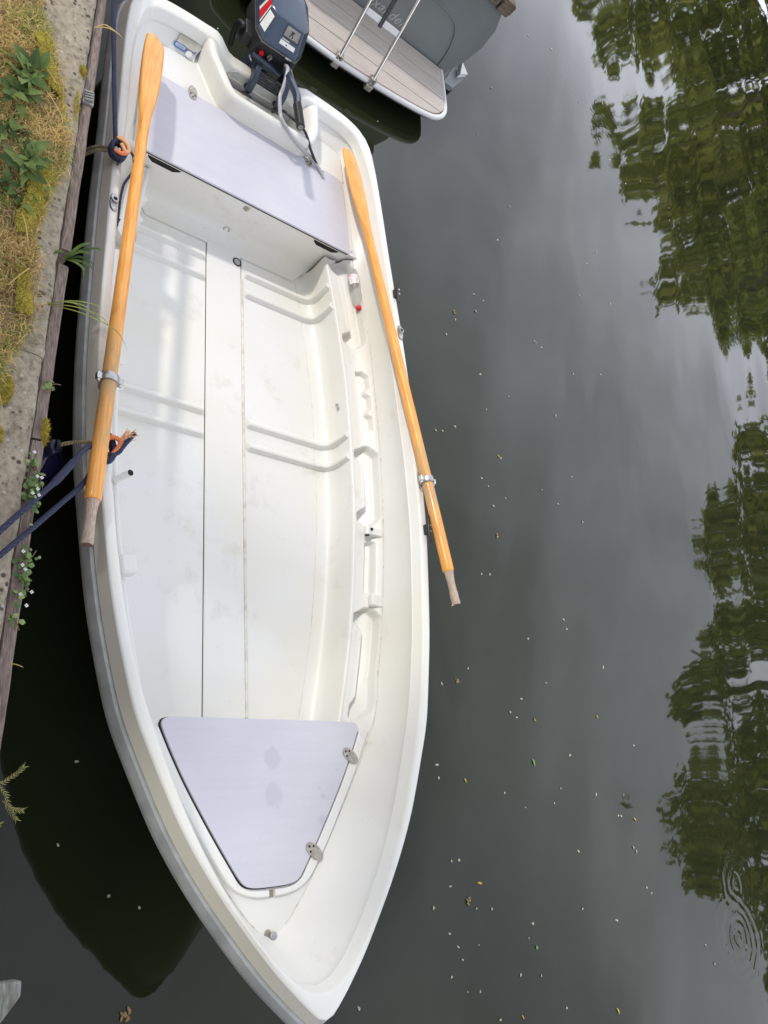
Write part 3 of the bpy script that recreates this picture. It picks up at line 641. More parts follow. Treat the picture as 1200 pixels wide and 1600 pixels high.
# side ledges with moulded pockets
EB = sm([(-1.32, 0.482), (-1.22, 0.496), (-1.0, 0.528), (-0.58, 0.567), (-0.2, 0.573), (0.09, 0.566), (0.4, 0.536), (0.69, 0.492), (1.01, 0.420), (1.08, 0.400)])
QT = sorted([(x, y) for x, y in dense(QB)[6 * 4:]])
def Ey(x): return interp(x, EB)
def Qy(x): return interp(x, QT)
def pocket(x, v):
    e = 0.006; ev = 0.03; d = 0.0
    for (x0, x1, v0, v1, fl0, fl1) in ((-1.30, -0.80, 0.50, 0.93, 1, 1), (-0.25, 0.155, 0.48, 0.93, 1, 1), (0.55, 1.03, 0.46, 0.93, 1, 0.4)):
        if x0 - .03 < x < x1 + .03:
            f = 0
            if fl0: f = max(f, fl0 * sstep(0.10, 0.055, x - x0) * sstep(-0.005, 0.03, x - x0))
            if fl1: f = max(f, fl1 * sstep(0.10, 0.055, x1 - x) * sstep(-0.005, 0.03, x1 - x))
            vv0 = v0 - 0.34 * f
            vv1 = v1 - 0.30 * (1 - sstep(-0.01, 0.05, min(x - x0, x1 - x)))
            d = max(d, 0.050 * sstep(x0 - e, x0 + e, x) * sstep(x1 + e, x1 - e, x) * sstep(vv0 - ev, vv0 + ev, v) * sstep(vv1 + ev, vv1 - ev, v))
    # notched rack
    if -0.70 < x < -0.32:
        k = ((x + 0.66) / 0.115) % 1.0
        v1 = 0.66 + 0.14 * sstep(0.0, 0.22, k) * (1 - 0.9 * sstep(0.72, 0.95, k))
        d = max(d, 0.030 * sstep(-0.665, -0.655, x) * sstep(-0.335, -0.345, x) * sstep(0.44, 0.49, v) * sstep(v1 + 0.03, v1 - 0.02, v))
    # narrow slot
    if 0.2 < x < 0.52:
        d = max(d, 0.032 * sstep(0.235, 0.245, x) * sstep(0.485, 0.475, x) * sstep(0.42, 0.47, v) * sstep(0.74, 0.68, v))
    return d
for sgn in (1, -1):
    rows = []
    nx, nv = 560, 44
    for i in range(nx + 1):
        x = -1.300 + (1.062 + 1.300) * i / nx; e_ = Ey(x); q_ = Qy(x) + 0.004; zq = z10(x)
        r = []
        for k in range(nv + 1):
            v = k / nv; z = 0.268 + (zq - 0.268) * (0.15 * v + 0.85 * sstep(0.30, 1.0, v))
            r.append((x, sgn * (e_ + (q_ - e_) * v), z - pocket(x, v)))
        rows.append(r)
    g = G(); g.grid(rows)
    o = g.make('side_ledge', M['gel'], BOAT, smooth=75)
    if sgn < 0: o['label'] = 'shaded side ledge nearest the bank'
    rows = []
    for i in range(161):
        x = -1.300 + 2.362 * i / 160; e_ = Ey(x)
        rows.append([(x, sgn * (e_ + dy), z) for dy, z in ((0.012, 0.2700), (0.006, 0.2725), (-0.001, 0.2725), (-0.005, 0.268), (-0.005, 0.255), (0.004, 0.16), (0.003, 0.130), (-0.006, 0.106), (-0.024, 0.089), (-0.05, 0.0825), (-0.075, 0.0805))])
    g = G(); g.grid(rows); g.make('ledge_riser', M['gelfloor'], BOAT, smooth=70)
# floor in three panels
def floorpanel(ya, yb, z, name):
    rows = []
    for i in range(91):
        x = -1.262 + (1.062 + 1.262) * i / 90
        a = ya(x); b = yb(x)
        rows.append([(x, a, z - 0.004), (x, a + 0.003 * (1 if b > a else -1), z)] + [(x, a + (b - a) * t, z) for t in (0.1, 0.3, 0.5, 0.7, 0.9)] + [(x, b - 0.003 * (1 if b > a else -1), z), (x, b, z - 0.004)])
    g = G(); g.grid(rows); return g.make(name, M['gelfloor'], BOAT, smooth=40)
floorpanel(lambda x: 0.098, lambda x: Ey(x) - 0.071, 0.0812, 'floor_panel')
floorpanel(lambda x: -0.0965, lambda x: -(Ey(x) - 0.071), 0.0812, 'floor_panel')
floorpanel(lambda x: -0.0945, lambda x: 0.094, 0.0845, 'floor_strip')
g = G(); g.box((-0.1, -0.095, 0.073), (1.16, 0.006, 0.003)); g.box((-0.1, 0.096, 0.073), (1.16, 0.006, 0.003)); g.make('floor_seam', M['seam'], BOAT)
g = G(); g.tube([(-1.10 + 0.1 * i, 0.1, 0.0815) for i in range(22)], 0.0065, 8); g.make('floor_bead', M['bead'], BOAT)

# moulded cross ribs
def rib(X0, sgn):
    e_ = Ey(X0)
    path = [(0.112, 0.081, 0, 1, 0.2), (0.118, 0.081, 0, 1, 1), (0.2, 0.081, 0, 1, 1), (0.35, 0.081, 0, 1, 1), (e_ - 0.10, 0.081, 0, 1, 1), (e_ - 0.06, 0.082, -0.15, 0.98, 1.1), (e_ - 0.03, 0.089, -0.5, 0.86, 1.15), (e_ - 0.008, 0.106, -0.85, 0.5, 1.1), (e_ + 0.002, 0.130, -0.98, 0.15, 1), (e_ + 0.002, 0.17, -1, 0, 0.95), (e_ - 0.001, 0.225, -1, 0, 0.9), (e_ - 0.003, 0.262, -1, 0, 0.9)]
    rows = []
    for (y, z, ny, nz_, k) in path:
        r = []
        for dx, h in ((-0.040, -0.004), (-0.024, 0.012), (-0.014, 0.024), (-0.003, 0.027), (0.004, 0.024), (0.015, -0.004)):
            hh = h * k if h > 0 else h
            r.append((X0 + dx, sgn * (y + ny * hh), z + nz_ * hh))
        rows.append(r)
    g = G(); g.grid(rows); nn = 6; m_ = len(g.v); g.f += [tuple(range(nn)), tuple(range(m_ - nn, m_))]
    g.make('rib', M['gelfloor'], BOAT, smooth=30)
for X0 in (-1.128, -1.012, -0.299, -0.184):
    for sgn in (1, -1): rib(X0, sgn)

for sgn in (1, -1):
    g = G(); g.tube([(-1.25 + 2.30 * i / 60, sgn * (Ey(-1.25 + 2.30 * i / 60) - 0.072), 0.0806) for i in range(61)], 0.0022, 6); g.make('floor_edge_line', M['bead'], BOAT)
# stern bench: face, deck, lid
rows = []
for (z, x, hw) in ((0.349, -1.308, 0.618), (0.300, -1.311, 0.612), (0.22, -1.318, 0.575), (0.16, -1.324, 0.545), (0.125, -1.318, 0.505), (0.103, -1.300, 0.475), (0.090, -1.275, 0.445), (0.083, -1.245, 0.42), (0.0845, -1.225, 0.41)):
    rows.append([(x, -hw + 2 * hw * k / 24, z) for k in range(25)])
g = G(); g.grid(rows); g.make('bench_front', M['gel'], BOAT, smooth=70)
def rounded(pts, rr, n=5):
    out = []
    for i, p in enumerate(pts):
        r = rr[i] if isinstance(rr, (list, tuple)) else rr
        a = Vector(pts[i - 1]); b = Vector(p); c = Vector(pts[(i + 1) % len(pts)])
        if r <= 0: out.append(tuple(b)); continue
        d1 = (a - b).normalized(); d2 = (c - b).normalized()
        for k in range(n + 1):
            t = k / n; out.append(tuple(((b + d1 * r) * (1 - t) ** 2 + b * 2 * t * (1 - t) + (b + d2 * r) * t * t)))
    return out
g = G(); g.prism(rounded([(-1.299, -0.566), (-1.299, 0.572), (-1.775, 0.556), (-1.775, 0.432), (-1.708, 0.432), (-1.708, 0.412), (-1.775, 0.412), (-1.775, -0.552)], [0.008, 0.008, 0.05, 0, 0, 0, 0, 0.05]), 0.3515, 0.3615)
LID = g.make('bench_lid', M['lid'], BOAT, smooth=30, bevel=0.0015)
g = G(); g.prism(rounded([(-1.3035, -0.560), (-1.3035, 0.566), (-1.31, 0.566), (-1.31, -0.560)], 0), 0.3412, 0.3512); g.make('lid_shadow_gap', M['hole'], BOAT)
g = G(); g.prism([(-1.772, -0.574), (-1.772, 0.574), (-1.779, 0.574), (-1.779, -0.574)], 0.3487, 0.3512); g.make('lid_gap', M['seam'], BOAT)
# upstand beside the lid
for sgn in (1, -1):
    g = G(); g.tube(spline([(-1.33, sgn * 0.590, 0.352), (-1.5, sgn * 0.584, 0.353), (-1.72, sgn * 0.570, 0.353), (-1.778, sgn * 0.545, 0.351)], 5), 0.007, 8); g.make('lid_upstand', M['gel'], BOAT)
# finger slots below the lid, the shade of their hollows painted as flat dark faces
for sgn in (1, -1):
    yc = sgn * 0.444; pro = [(-0.085, 0.346), (-0.072, 0.322), (-0.048, 0.306), (0.048, 0.306), (0.072, 0.322), (0.085, 0.346)]
    g = G(); vs = [(-1.3055, yc + a, b) for a, b in pro] + [(-1.345, yc + a * 0.9, b) for a, b in pro]
    g.add([(-1.3075, yc + a, b) for a, b in pro], [tuple(range(6))]); g.make('finger_slot_shade', M['hole'], BOAT, smooth=0)
    g = G(); g.tube([(-1.3105, yc + a * 1.06, b - 0.003) for a, b in pro], 0.0045, 8); g.make('slot_lip', M['gel'], BOAT)
# latch, drains
g = G(); g.box((-1.309, -0.016, 0.312), (0.004, 0.014, 0.012)); g.box((-1.303, -0.016, 0.310), (0.004, 0.005, 0.010)); g.make('latch', M['hingem'], BOAT, bevel=0.002)
def ring(c, nrm, ro, ri, h, m1, name, hole=True, ax=None, sy=1.0):
    gg = G(); n = 24; nrm = Vector(nrm).normalized(); a = Vector(ax).normalized() if ax else nrm.orthogonal().normalized(); b = nrm.cross(a); c = Vector(c)
    prof = ((ro, 0), (ro, h * 0.6), (ro - (ro - ri) * 0.25, h), (ri + (ro - ri) * 0.25, h), (ri, h * 0.6), (ri, 0))
    gg.grid([[c + nrm * hh + (a * math.cos(2 * PI * k / n) + b * sy * math.sin(2 * PI * k / n)) * r for k in range(n)] for r, hh in prof], True)
    o = gg.make(name, m1, BOAT, smooth=50)
    if hole: q = G(); q.disc(c, nrm, ri * 1.02, h * 0.25, 20, sy, a); h_ = q.make('bore', M['hole'], o, smooth=0)
    return o
ring((-1.323, -0.012, 0.125), (1, 0, 0.25), 0.019, 0.010, 0.008, M['metal'], 'drain_fitting')
o = ring((-1.190, 0.072, 0.0825), (0, 0, 1), 0.024, 0.017, 0.006, M['hole'], 'floor_drain', False)
q = G(); q.disc((-1.190, 0.072, 0.0825), (0, 0, 1), 0.018, 0.004); q.box((-1.190, 0.072, 0.087), (0.003, 0.012, 0.003)); q.make('drain_plug', M['alu'], o)
# motor well coaming
CW = [(-2.075, 0.350), (-1.95, 0.348), (-1.865, 0.335), (-1.80, 0.305), (-1.770, 0.262), (-1.764, 0.21), (-1.765, 0.10), (-1.767, 0.0), (-1.769, -0.09), (-1.772, -0.150), (-1.790, -0.192), (-1.84, -0.228), (-1.92, -0.266), (-1.985, -0.297), (-2.075, -0.315)]
cw = [(p.x, p.y) for p in spline([(a, b, 0) for a, b in CW], 6)]
def cline(d, z):
    h = []
    for i, (x, y) in enumerate(cw):
        a = cw[max(0, i - 1)]; b = cw[min(len(cw) - 1, i + 1)]; dx, dy = b[0] - a[0], b[1] - a[1]; l_ = math.hypot(dx, dy); nx_, ny_ = dy / l_, -dx / l_
        if nx_ * (-2.0 - x) + ny_ * (0.02 - y) < 0: nx_, ny_ = -nx_, -ny_
        h.append((x + nx_ * d, y + ny_ * d, z))
    return h
g = G(); g.grid([cline(-0.012, 0.349), cline(-0.004, 0.352), cline(0.0, 0.362), cline(0.002, 0.425), cline(0.006, 0.445), cline(0.015, 0.455), cline(0.028, 0.458), cline(0.044, 0.453), cline(0.060, 0.440), cline(0.074, 0.418), cline(0.084, 0.385), cline(0.091, 0.33), cline(0.098, 0.262), cline(0.108, 0.242), cline(0.14, 0.235)])
g.make('well_coaming', M['gel'], BOAT, smooth=80)
g = G(); g.prism([(-1.306, -0.64), (-1.306, 0.64), (-1.80, 0.60), (-2.02, 0.58)] + [(x, y) for x, y, z in cline(0.03, 0)] + [(-2.02, -0.58), (-1.80, -0.60)], 0.335, 0.349); g.make('aft_deck', M['gel'], BOAT)
g = G(); g.prism([(-1.86, -0.24), (-1.86, 0.24), (-2.13, 0.24), (-2.13, -0.24)], 0.20, 0.2355); g.make('well_floor', M['gelfloor'], BOAT)
g = G(); g.prism([(-2.060, -0.30), (-2.060, 0.30), (-2.125, 0.30), (-2.125, -0.30)], -0.1, 0.384); g.make('transom', M['gel'], BOAT)
g = G(); g.prism(rounded([(-0.165, 0.245), (0.255, 0.245), (0.255, 0.33), (0.21, 0.392), (-0.115, 0.392), (-0.165, 0.33)], 0.012), 0, 0.006)
o = g.make('transom_plate', M['alu'], BOAT, smooth=30, bevel=0.001)
me = o.data
for v in me.vertices: a = v.co.copy(); v.co = (-2.0555 + a.z - 0.03 * 0, a.x, a.y)
for y in (-0.135, 0.225): g = G(); g.disc((-2.05, y, 0.355), (1, 0, 0), 0.009, 0.005, 12); g.make('plate_bolt', M['steel'], o)
g = G(); g.box((-2.005, 0.045, 0.285), (0.022, 0.165, 0.035), Matrix.Rotation(0.0, 3, 'Z')); g.make('transom_pad', M['cream'], BOAT, bevel=0.008)
ring((-1.955, -0.045, 0.237), (0, 0, 1), 0.024, 0.012, 0.008, M['dirt'], 'well_drain')

# stickers on the inside of the transom
def wallpt(y, t):
    """point on inner transom wall (starboard) at height fraction t"""
    i = min(range(len(B)), key=lambda j: abs(B[j][1] - y) + (5 if B[j][0] > -1.9 else 0))
    a, b = Vector(B[i]), Vector(Q[i]); return a + (b - a) * t, (b - a).normalized()
def sticker(name, y, t, w2, h2, m_, rot=0, inner=None, rr=0.3):
    p, dn = wallpt(y, t); up = -dn; right = Vector((0, -1, 0)); nrm = Vector((1, 0, 0)); nrm = (nrm - up * nrm.dot(up)).normalized()
    def ptf(u, v, o): return p + right * u + up * v + nrm * o
    poly = rounded([(-w2, -h2), (w2, -h2), (w2, h2), (-w2, h2)], h2 * rr, 4)
    gg = G(); n = len(poly); gg.add([ptf(u, v, 0.006) for u, v in poly] + [ptf(u, v, 0.010) for u, v in poly], [tuple(range(n - 1, -1, -1)), tuple(range(n, 2 * n))] + [(i, (i + 1) % n, n + (i + 1) % n, n + i) for i in range(n)])
    o = gg.make(name, m_, BOAT, smooth=0)
    if inner:
        g2 = G(); pol = [(u * 0.82, v * 0.6) for u, v in poly]; g2.add([ptf(u, v, 0.0108) for u, v in pol], [tuple(range(n))]); g2.make('print', inner, o, smooth=0)
        g3 = G(); 
        for k in (-0.25, 0.2): g3.add([ptf(-w2 * .6, h2 * (k - .07), 0.0114), ptf(w2 * .6, h2 * (k - .07), 0.0114), ptf(w2 * .6, h2 * (k + .07), 0.0114), ptf(-w2 * .6, h2 * (k + .07), 0.0114)], [(0, 1, 2, 3)])
        g3.make('print_line', m_, o, smooth=0)
    return o
sticker('label_plate', -0.385, 0.30, 0.046, 0.020, M['beige'], rr=0.15)
sticker('violet_label', -0.355, 0.55, 0.027, 0.006, M['violet'], rr=0.1)
sticker('round_sticker', -0.362, 0.80, 0.015, 0.015, M['white'], rr=1.0)
sticker('blue_sticker', -0.415, 0.66, 0.030, 0.0125, M['bluest'], inner=M['alu'], rr=0.8)

# bow: deck, hatch frame, hatch lid
rows = []
for i in range(I0, NH):
    x, y = QH[i]
    if x < 1.058: continue
    rows.append([(x, y * k / 4, 0.3662 + 0.0004) for k in range(-4, 5)])
rows.insert(0, [(1.058, Qy(1.058) * k / 4, 0.3666) for k in range(-4, 5)])
g = G(); g.grid(rows); g.make('bow_deck', M['gel'], BOAT, smooth=30)
g = G(); g.add([(1.0585, -0.43, 0.366), (1.0585, 0.43, 0.366), (1.0585, 0.34, 0.07), (1.0585, -0.34, 0.07)], [(0, 1, 2, 3)]); g.make('bulkhead', M['gel'], BOAT, smooth=0)
LH = [(1.050, 0.0), (1.050, 0.10), (1.050, 0.25), (1.051, 0.36), (1.053, 0.392), (1.060, 0.408), (1.074, 0.413), (1.10, 0.405), (1.171, 0.371), (1.26, 0.323), (1.36, 0.262), (1.45, 0.204), (1.53, 0.150), (1.570, 0.120), (1.585, 0.102), (1.592, 0.080), (1.595, 0.05), (1.596, 0.0)]
lh = [(p.x, p.y) for p in spline([(a, b, 0) for a, b in LH], 3)]
full = lh + [(x, -y) for x, y in reversed(lh[1:-1])]
g = G(); g.prism(full, 0.372, 0.3835); HAT = g.make('hatch_lid', M['lid'], BOAT, smooth=30, bevel=0.0015)
g = G(); g.prism([(x + 0.003 * (1 if x > 1.06 else -0.3), y * 1.012) for x, y in full], 0.3668, 0.3715); g.make('hatch_gap', M['hole'], BOAT)
FO = [(1.082, 0.470), (1.14, 0.440), (1.2, 0.408), (1.30, 0.350), (1.379, 0.301), (1.46, 0.250), (1.532, 0.199), (1.575, 0.165), (1.603, 0.128), (1.619, 0.085), (1.625, 0.045), (1.626, 0.012)]
FI = [(1.085, 0.4225), (1.12, 0.4055), (1.175, 0.3785), (1.265, 0.3295), (1.345, 0.281), (1.425, 0.230), (1.50, 0.180), (1.545, 0.149), (1.580, 0.124), (1.5985, 0.088), (1.6035, 0.05), (1.6045, 0.012)]
for sgn in (1, -1):
    rows = []
    fo = spline([(a, b, 0) for a, b in FO], 3); fi = spline([(a, b, 0) for a, b in FI], 3)
    for a, b in zip(fi, fo):
        d = (b - a).normalized() * 0.004
        rows.append([(p.x, sgn * p.y, z) for p, z in ((a, 0.3665), (a, 0.379), (a + d, 0.3825), (b - d, 0.3825), (b, 0.379), (b + d * 0.6, 0.3665))])
    g = G(); g.grid(rows); nn = 6; m_ = len(g.v); g.f += [tuple(range(nn)), tuple(range(m_ - nn, m_))]
    g.make('hatch_frame', M['gel'], BOAT, smooth=40)
g = G(); g.box((1.616, 0.0, 0.3685), (0.011, 0.010, 0.0018)); g.make('frame_notch_dirt', M['dirt'], BOAT)
# bow eye bolt
g = G(); g.disc((1.742, 0.004, 0.372), (0, 0, 1), 0.013, 0.010, 14); g.disc((1.766, 0.022, 0.378), (-.3, 0, 1), 0.013, 0.010, 14); g.tube([(1.735, -0.003, 0.371), (1.768, 0.022, 0.376)], 0.007, 8)
g.make('bow_eye', M['metal'], BOAT, bevel=0.002)
g = G(); g.disc((1.735, -0.012, 0.3672), (0, 0, 1), 0.014, 0.001, 10); g.make('rust_spot', M['dirt'], BOAT, smooth=0)

# oval hinges
def hinge(x, y, z, ang, parent, L_=0.082, W=0.043):
    ca, sa = math.cos(ang), math.sin(ang)
    def P_(u, v, h): return (x + ca * u - sa * v, y + sa * u + ca * v, z + h)
    def leaf(s0):
        pol = []
        for k in range(13):
            t = -PI / 2 + PI * k / 12; pol.append((s0 * (0.004 + (L_ / 2 - 0.004) * math.cos(t)), W / 2 * math.sin(t)))
        gg = G(); n = len(pol); gg.add([P_(u, v, 0) for u, v in pol] + [P_(u, v, 0.003) for u, v in pol], [tuple(range(n)), tuple(range(n, 2 * n))] + [(i, (i + 1) % n, n + (i + 1) % n, n + i) for i in range(n)])
        return gg
    a = leaf(-1); b_ = leaf(1); a.add(b_.v, b_.f)
    a.tube([P_(0, -W / 2 + 0.001, 0.0025), P_(0, W / 2 - 0.001, 0.0025)], 0.0042, 8)
    h = a.make('hinge', M['hingem'], parent, smooth=30)
    for s0, m_ in ((-1, M['hole']), (1, M['steel'])):
        for u, v in ((0.014, -0.011), (0.014, 0.011), (0.028, 0.0)):
            q = G(); q.disc(P_(s0 * u, v, 0.0028), (0, 0, 1), 0.0042, 0.0012, 10); q.make('screw', m_, h, smooth=0)
    return h
hinge(1.178, 0.366, 0.3840, rad(55), HAT); hinge(1.500, 0.178, 0.3840, rad(52), HAT)
hinge(-1.776, -0.333, 0.3622, PI, LID); hinge(-1.776, 0.333, 0.3622, PI, LID)

# gunwale fittings
def gun_pt(x, inset=0.017):
    i = min(range(NH), key=lambda j: abs(PH[j][0] - x) + (0 if PH[j][1] > 0.5 or x > 1.5 else 9)); return PH[i][1] - inset, zgun(i)
def socket(x, sgn):
    y, z = gun_pt(x); y *= sgn
    pol = [(0.044 * math.cos(t * PI / 12), 0.0165 * math.sin(t * PI / 12)) for t in range(24)]
    g = G(); n = 24; g.add([(x + a, y + b, z + 0.0005) for a, b in pol] + [(x + a * .93, y + b * .88, z + 0.007) for a, b in pol], [tuple(range(n, 2 * n))] + [(i, (i + 1) % n, n + (i + 1) % n, n + i) for i in range(n)])
    o = g.make('oarlock_socket', M['metal'], BOAT, smooth=40)
    q = G(); rr = [(0.0085, 0.007), (0.0145, 0.007), (0.0135, 0.016), (0.0085, 0.016), (0.008, 0.008)]
    q.grid([[(x - 0.008 + r * math.cos(2 * PI * k / 16), y + r * math.sin(2 * PI * k / 16), z + h) for k in range(16)] for r, h in rr], True); q.make('collar', M['metal'], o, smooth=40)
    q = G(); q.disc((x - 0.008, y, z + 0.0078), (0, 0, 1), 0.0085, 0.0012, 14); q.make('bore', M['hole'], o, smooth=0)
    q = G(); q.disc((x + 0.030, y, z + 0.0065), (0, 0, 1), 0.005, 0.0015, 10); q.make('screw', M['steel'], o, smooth=0)
for sgn in (1, -1): socket(-0.80, sgn); socket(-0.005, sgn)
def cleat(x, sgn):
    y, z = gun_pt(x, 0.012); y *= sgn
    g = G(); g.box((x, y, z + 0.010), (0.022, 0.010, 0.010)); g.tube(spline([(x - 0.062, y + 0.006 * sgn, z + 0.026), (x - 0.03, y, z + 0.024), (x, y, z + 0.023), (x + 0.03, y, z + 0.024), (x + 0.062, y + 0.006 * sgn, z + 0.026)], 4), [0.0045 + 0.004 * math.sin(PI * i / 16) for i in range(17)], 8)
    o = g.make('cleat', M['black'], BOAT, bevel=0.003)
    q = G()
    for dx in (-0.013, 0.013): q.disc((x + dx, y + 0.004 * sgn, z + 0.029), (0, 0, 1), 0.005, 0.004, 10)
    q.make('screw', M['steel'], o)
for x in (-1.03, 0.245):
    for sgn in (1, -1): cleat(x, sgn)

# fittings on the ledges: pivot tube, block, brackets
g = G(); g.tube([(0.205, -0.563, 0.275), (0.206, -0.548, 0.36)], 0.014, 14); o = g.make('pivot_tube', M['gel'], BOAT, smooth=50)
q = G(); q.disc((0.2062, -0.5478, 0.3601), (0.01, 0.15, 1), 0.0115, 0.0008, 14); q.make('bore', M['hole'], o, smooth=0)
g = G(); g.box((0.525, -0.515, 0.285), (0.035, 0.030, 0.03), Matrix.Rotation(0.12, 3, 'Z')); g.make('ledge_block', M['gel'], BOAT, bevel=0.010)
g = G(); g.box((0.195, 0.645, 0.302), (0.018, 0.038, 0.022), Matrix.Rotation(-0.06, 3, 'Z')); g.tube([(0.175, 0.600, 0.315), (0.215, 0.598, 0.312)], 0.016, 12); o = g.make('ledge_bracket', M['gel'], BOAT, bevel=0.004)
q = G(); q.disc((0.190, 0.612, 0.3285), (0, -.2, 1), 0.007, 0.003, 12); q.disc((0.216, 0.598, 0.312), (1, 0, 0), 0.012, 0.001, 12); q.make('bore', M['hole'], o, smooth=0)
g = G(); g.box((0.520, 0.625, 0.308), (0.028, 0.034, 0.016), Matrix.Rotation(-0.1, 3, 'Z')); g.make('ledge_block', M['gel'], BOAT, bevel=0.008)
g = G()
for dx in (-0.012, 0.010): g.disc((-0.485 + dx, Ey(-0.485) - 0.004, 0.195 + dx * .3), (0, -1, 0), 0.008, 0.004, 10)
g.make('riser_screw', M['metal'], BOAT)
# black cord along the starboard inner wall near the stern
g = G(); g.tube(spline([(-0.745, -0.698, 0.500), (-0.76, -0.683, 0.43), (-0.74, -0.668, 0.36)], 5), 0.0035, 6); g.make('edge_strip', M['black'], BOAT)

# ================================================================== OARS
def oar_mat(xo, total):
    m, n, l, b = newmat('oar_wood')
    b.inputs['Roughness'].default_value = 0.4; b.inputs['Coat Weight'].default_value = 0.15
    t = n.new('ShaderNodeTexCoord'); mpn = n.new('ShaderNodeMapping'); mpn.inputs['Scale'].default_value = (1.6, 24, 24)
    z = n.new('ShaderNodeTexNoise'); z.inputs['Scale'].default_value = 6; z.inputs['Detail'].default_value = 7
    r = n.new('ShaderNodeValToRGB'); e = r.color_ramp.elements; e[0].position = 0.28; e[1].position = 0.64
    e[0].color = (0.70, 0.265, 0.042, 1); e[1].color = (0.90, 0.43, 0.10, 1)
    l.new(t.outputs['Object'], mpn.inputs['Vector']); l.new(mpn.outputs['Vector'], z.inputs['Vector']); l.new(z.outputs['Fac'], r.inputs['Fac'])
    sx = n.new('ShaderNodeSeparateXYZ'); l.new(t.outputs['Object'], sx.inputs[0])
    w_ = n.new('ShaderNodeTexNoise'); w_.inputs['Scale'].default_value = 13; w_.inputs['Detail'].default_value = 8; w_.inputs['Roughness'].default_value = 0.7
    mp2 = n.new('ShaderNodeMapping'); mp2.inputs['Scale'].default_value = (0.7, 3, 3); l.new(t.outputs['Object'], mp2.inputs['Vector']); l.new(mp2.outputs['Vector'], w_.inputs['Vector'])
    d = n.new('ShaderNodeMath'); d.operation = 'SUBTRACT'; d.inputs[1].default_value = xo
    ab = n.new('ShaderNodeMath'); ab.operation = 'ABSOLUTE'
    mr = n.new('ShaderNodeMapRange'); mr.inputs['From Min'].default_value = 0.46; mr.inputs['From Max'].default_value = 0.03; mr.inputs['To Min'].default_value = -0.12; mr.inputs['To Max'].default_value = 0.16
    ad = n.new('ShaderNodeMath'); ad.operation = 'ADD'; th = n.new('ShaderNodeMapRange'); th.inputs['From Min'].default_value = 0.50; th.inputs['From Max'].default_value = 0.74
    l.new(sx.outputs['X'], d.inputs[0]); l.new(d.outputs[0], ab.inputs[0]); l.new(ab.outputs[0], mr.inputs['Value']); l.new(mr.outputs['Result'], ad.inputs[0]); l.new(w_.outputs['Fac'], ad.inputs[1]); l.new(ad.outputs[0], th.inputs['Value'])
    mxn = n.new('ShaderNodeMix'); mxn.data_type = 'RGBA'; mxn.inputs['B'].default_value = (0.50, 0.34, 0.18, 1)
    l.new(th.outputs['Result'], mxn.inputs['Factor']); l.new(r.outputs['Color'], mxn.inputs['A']); l.new(mxn.outputs['Result'], b.inputs['Base Color'])
    rg = n.new('ShaderNodeMapRange'); rg.inputs['To Min'].default_value = 0.34; rg.inputs['To Max'].default_value = 0.8; l.new(th.outputs['Result'], rg.inputs['Value']); l.new(rg.outputs['Result'], b.inputs['Roughness'])
    return m
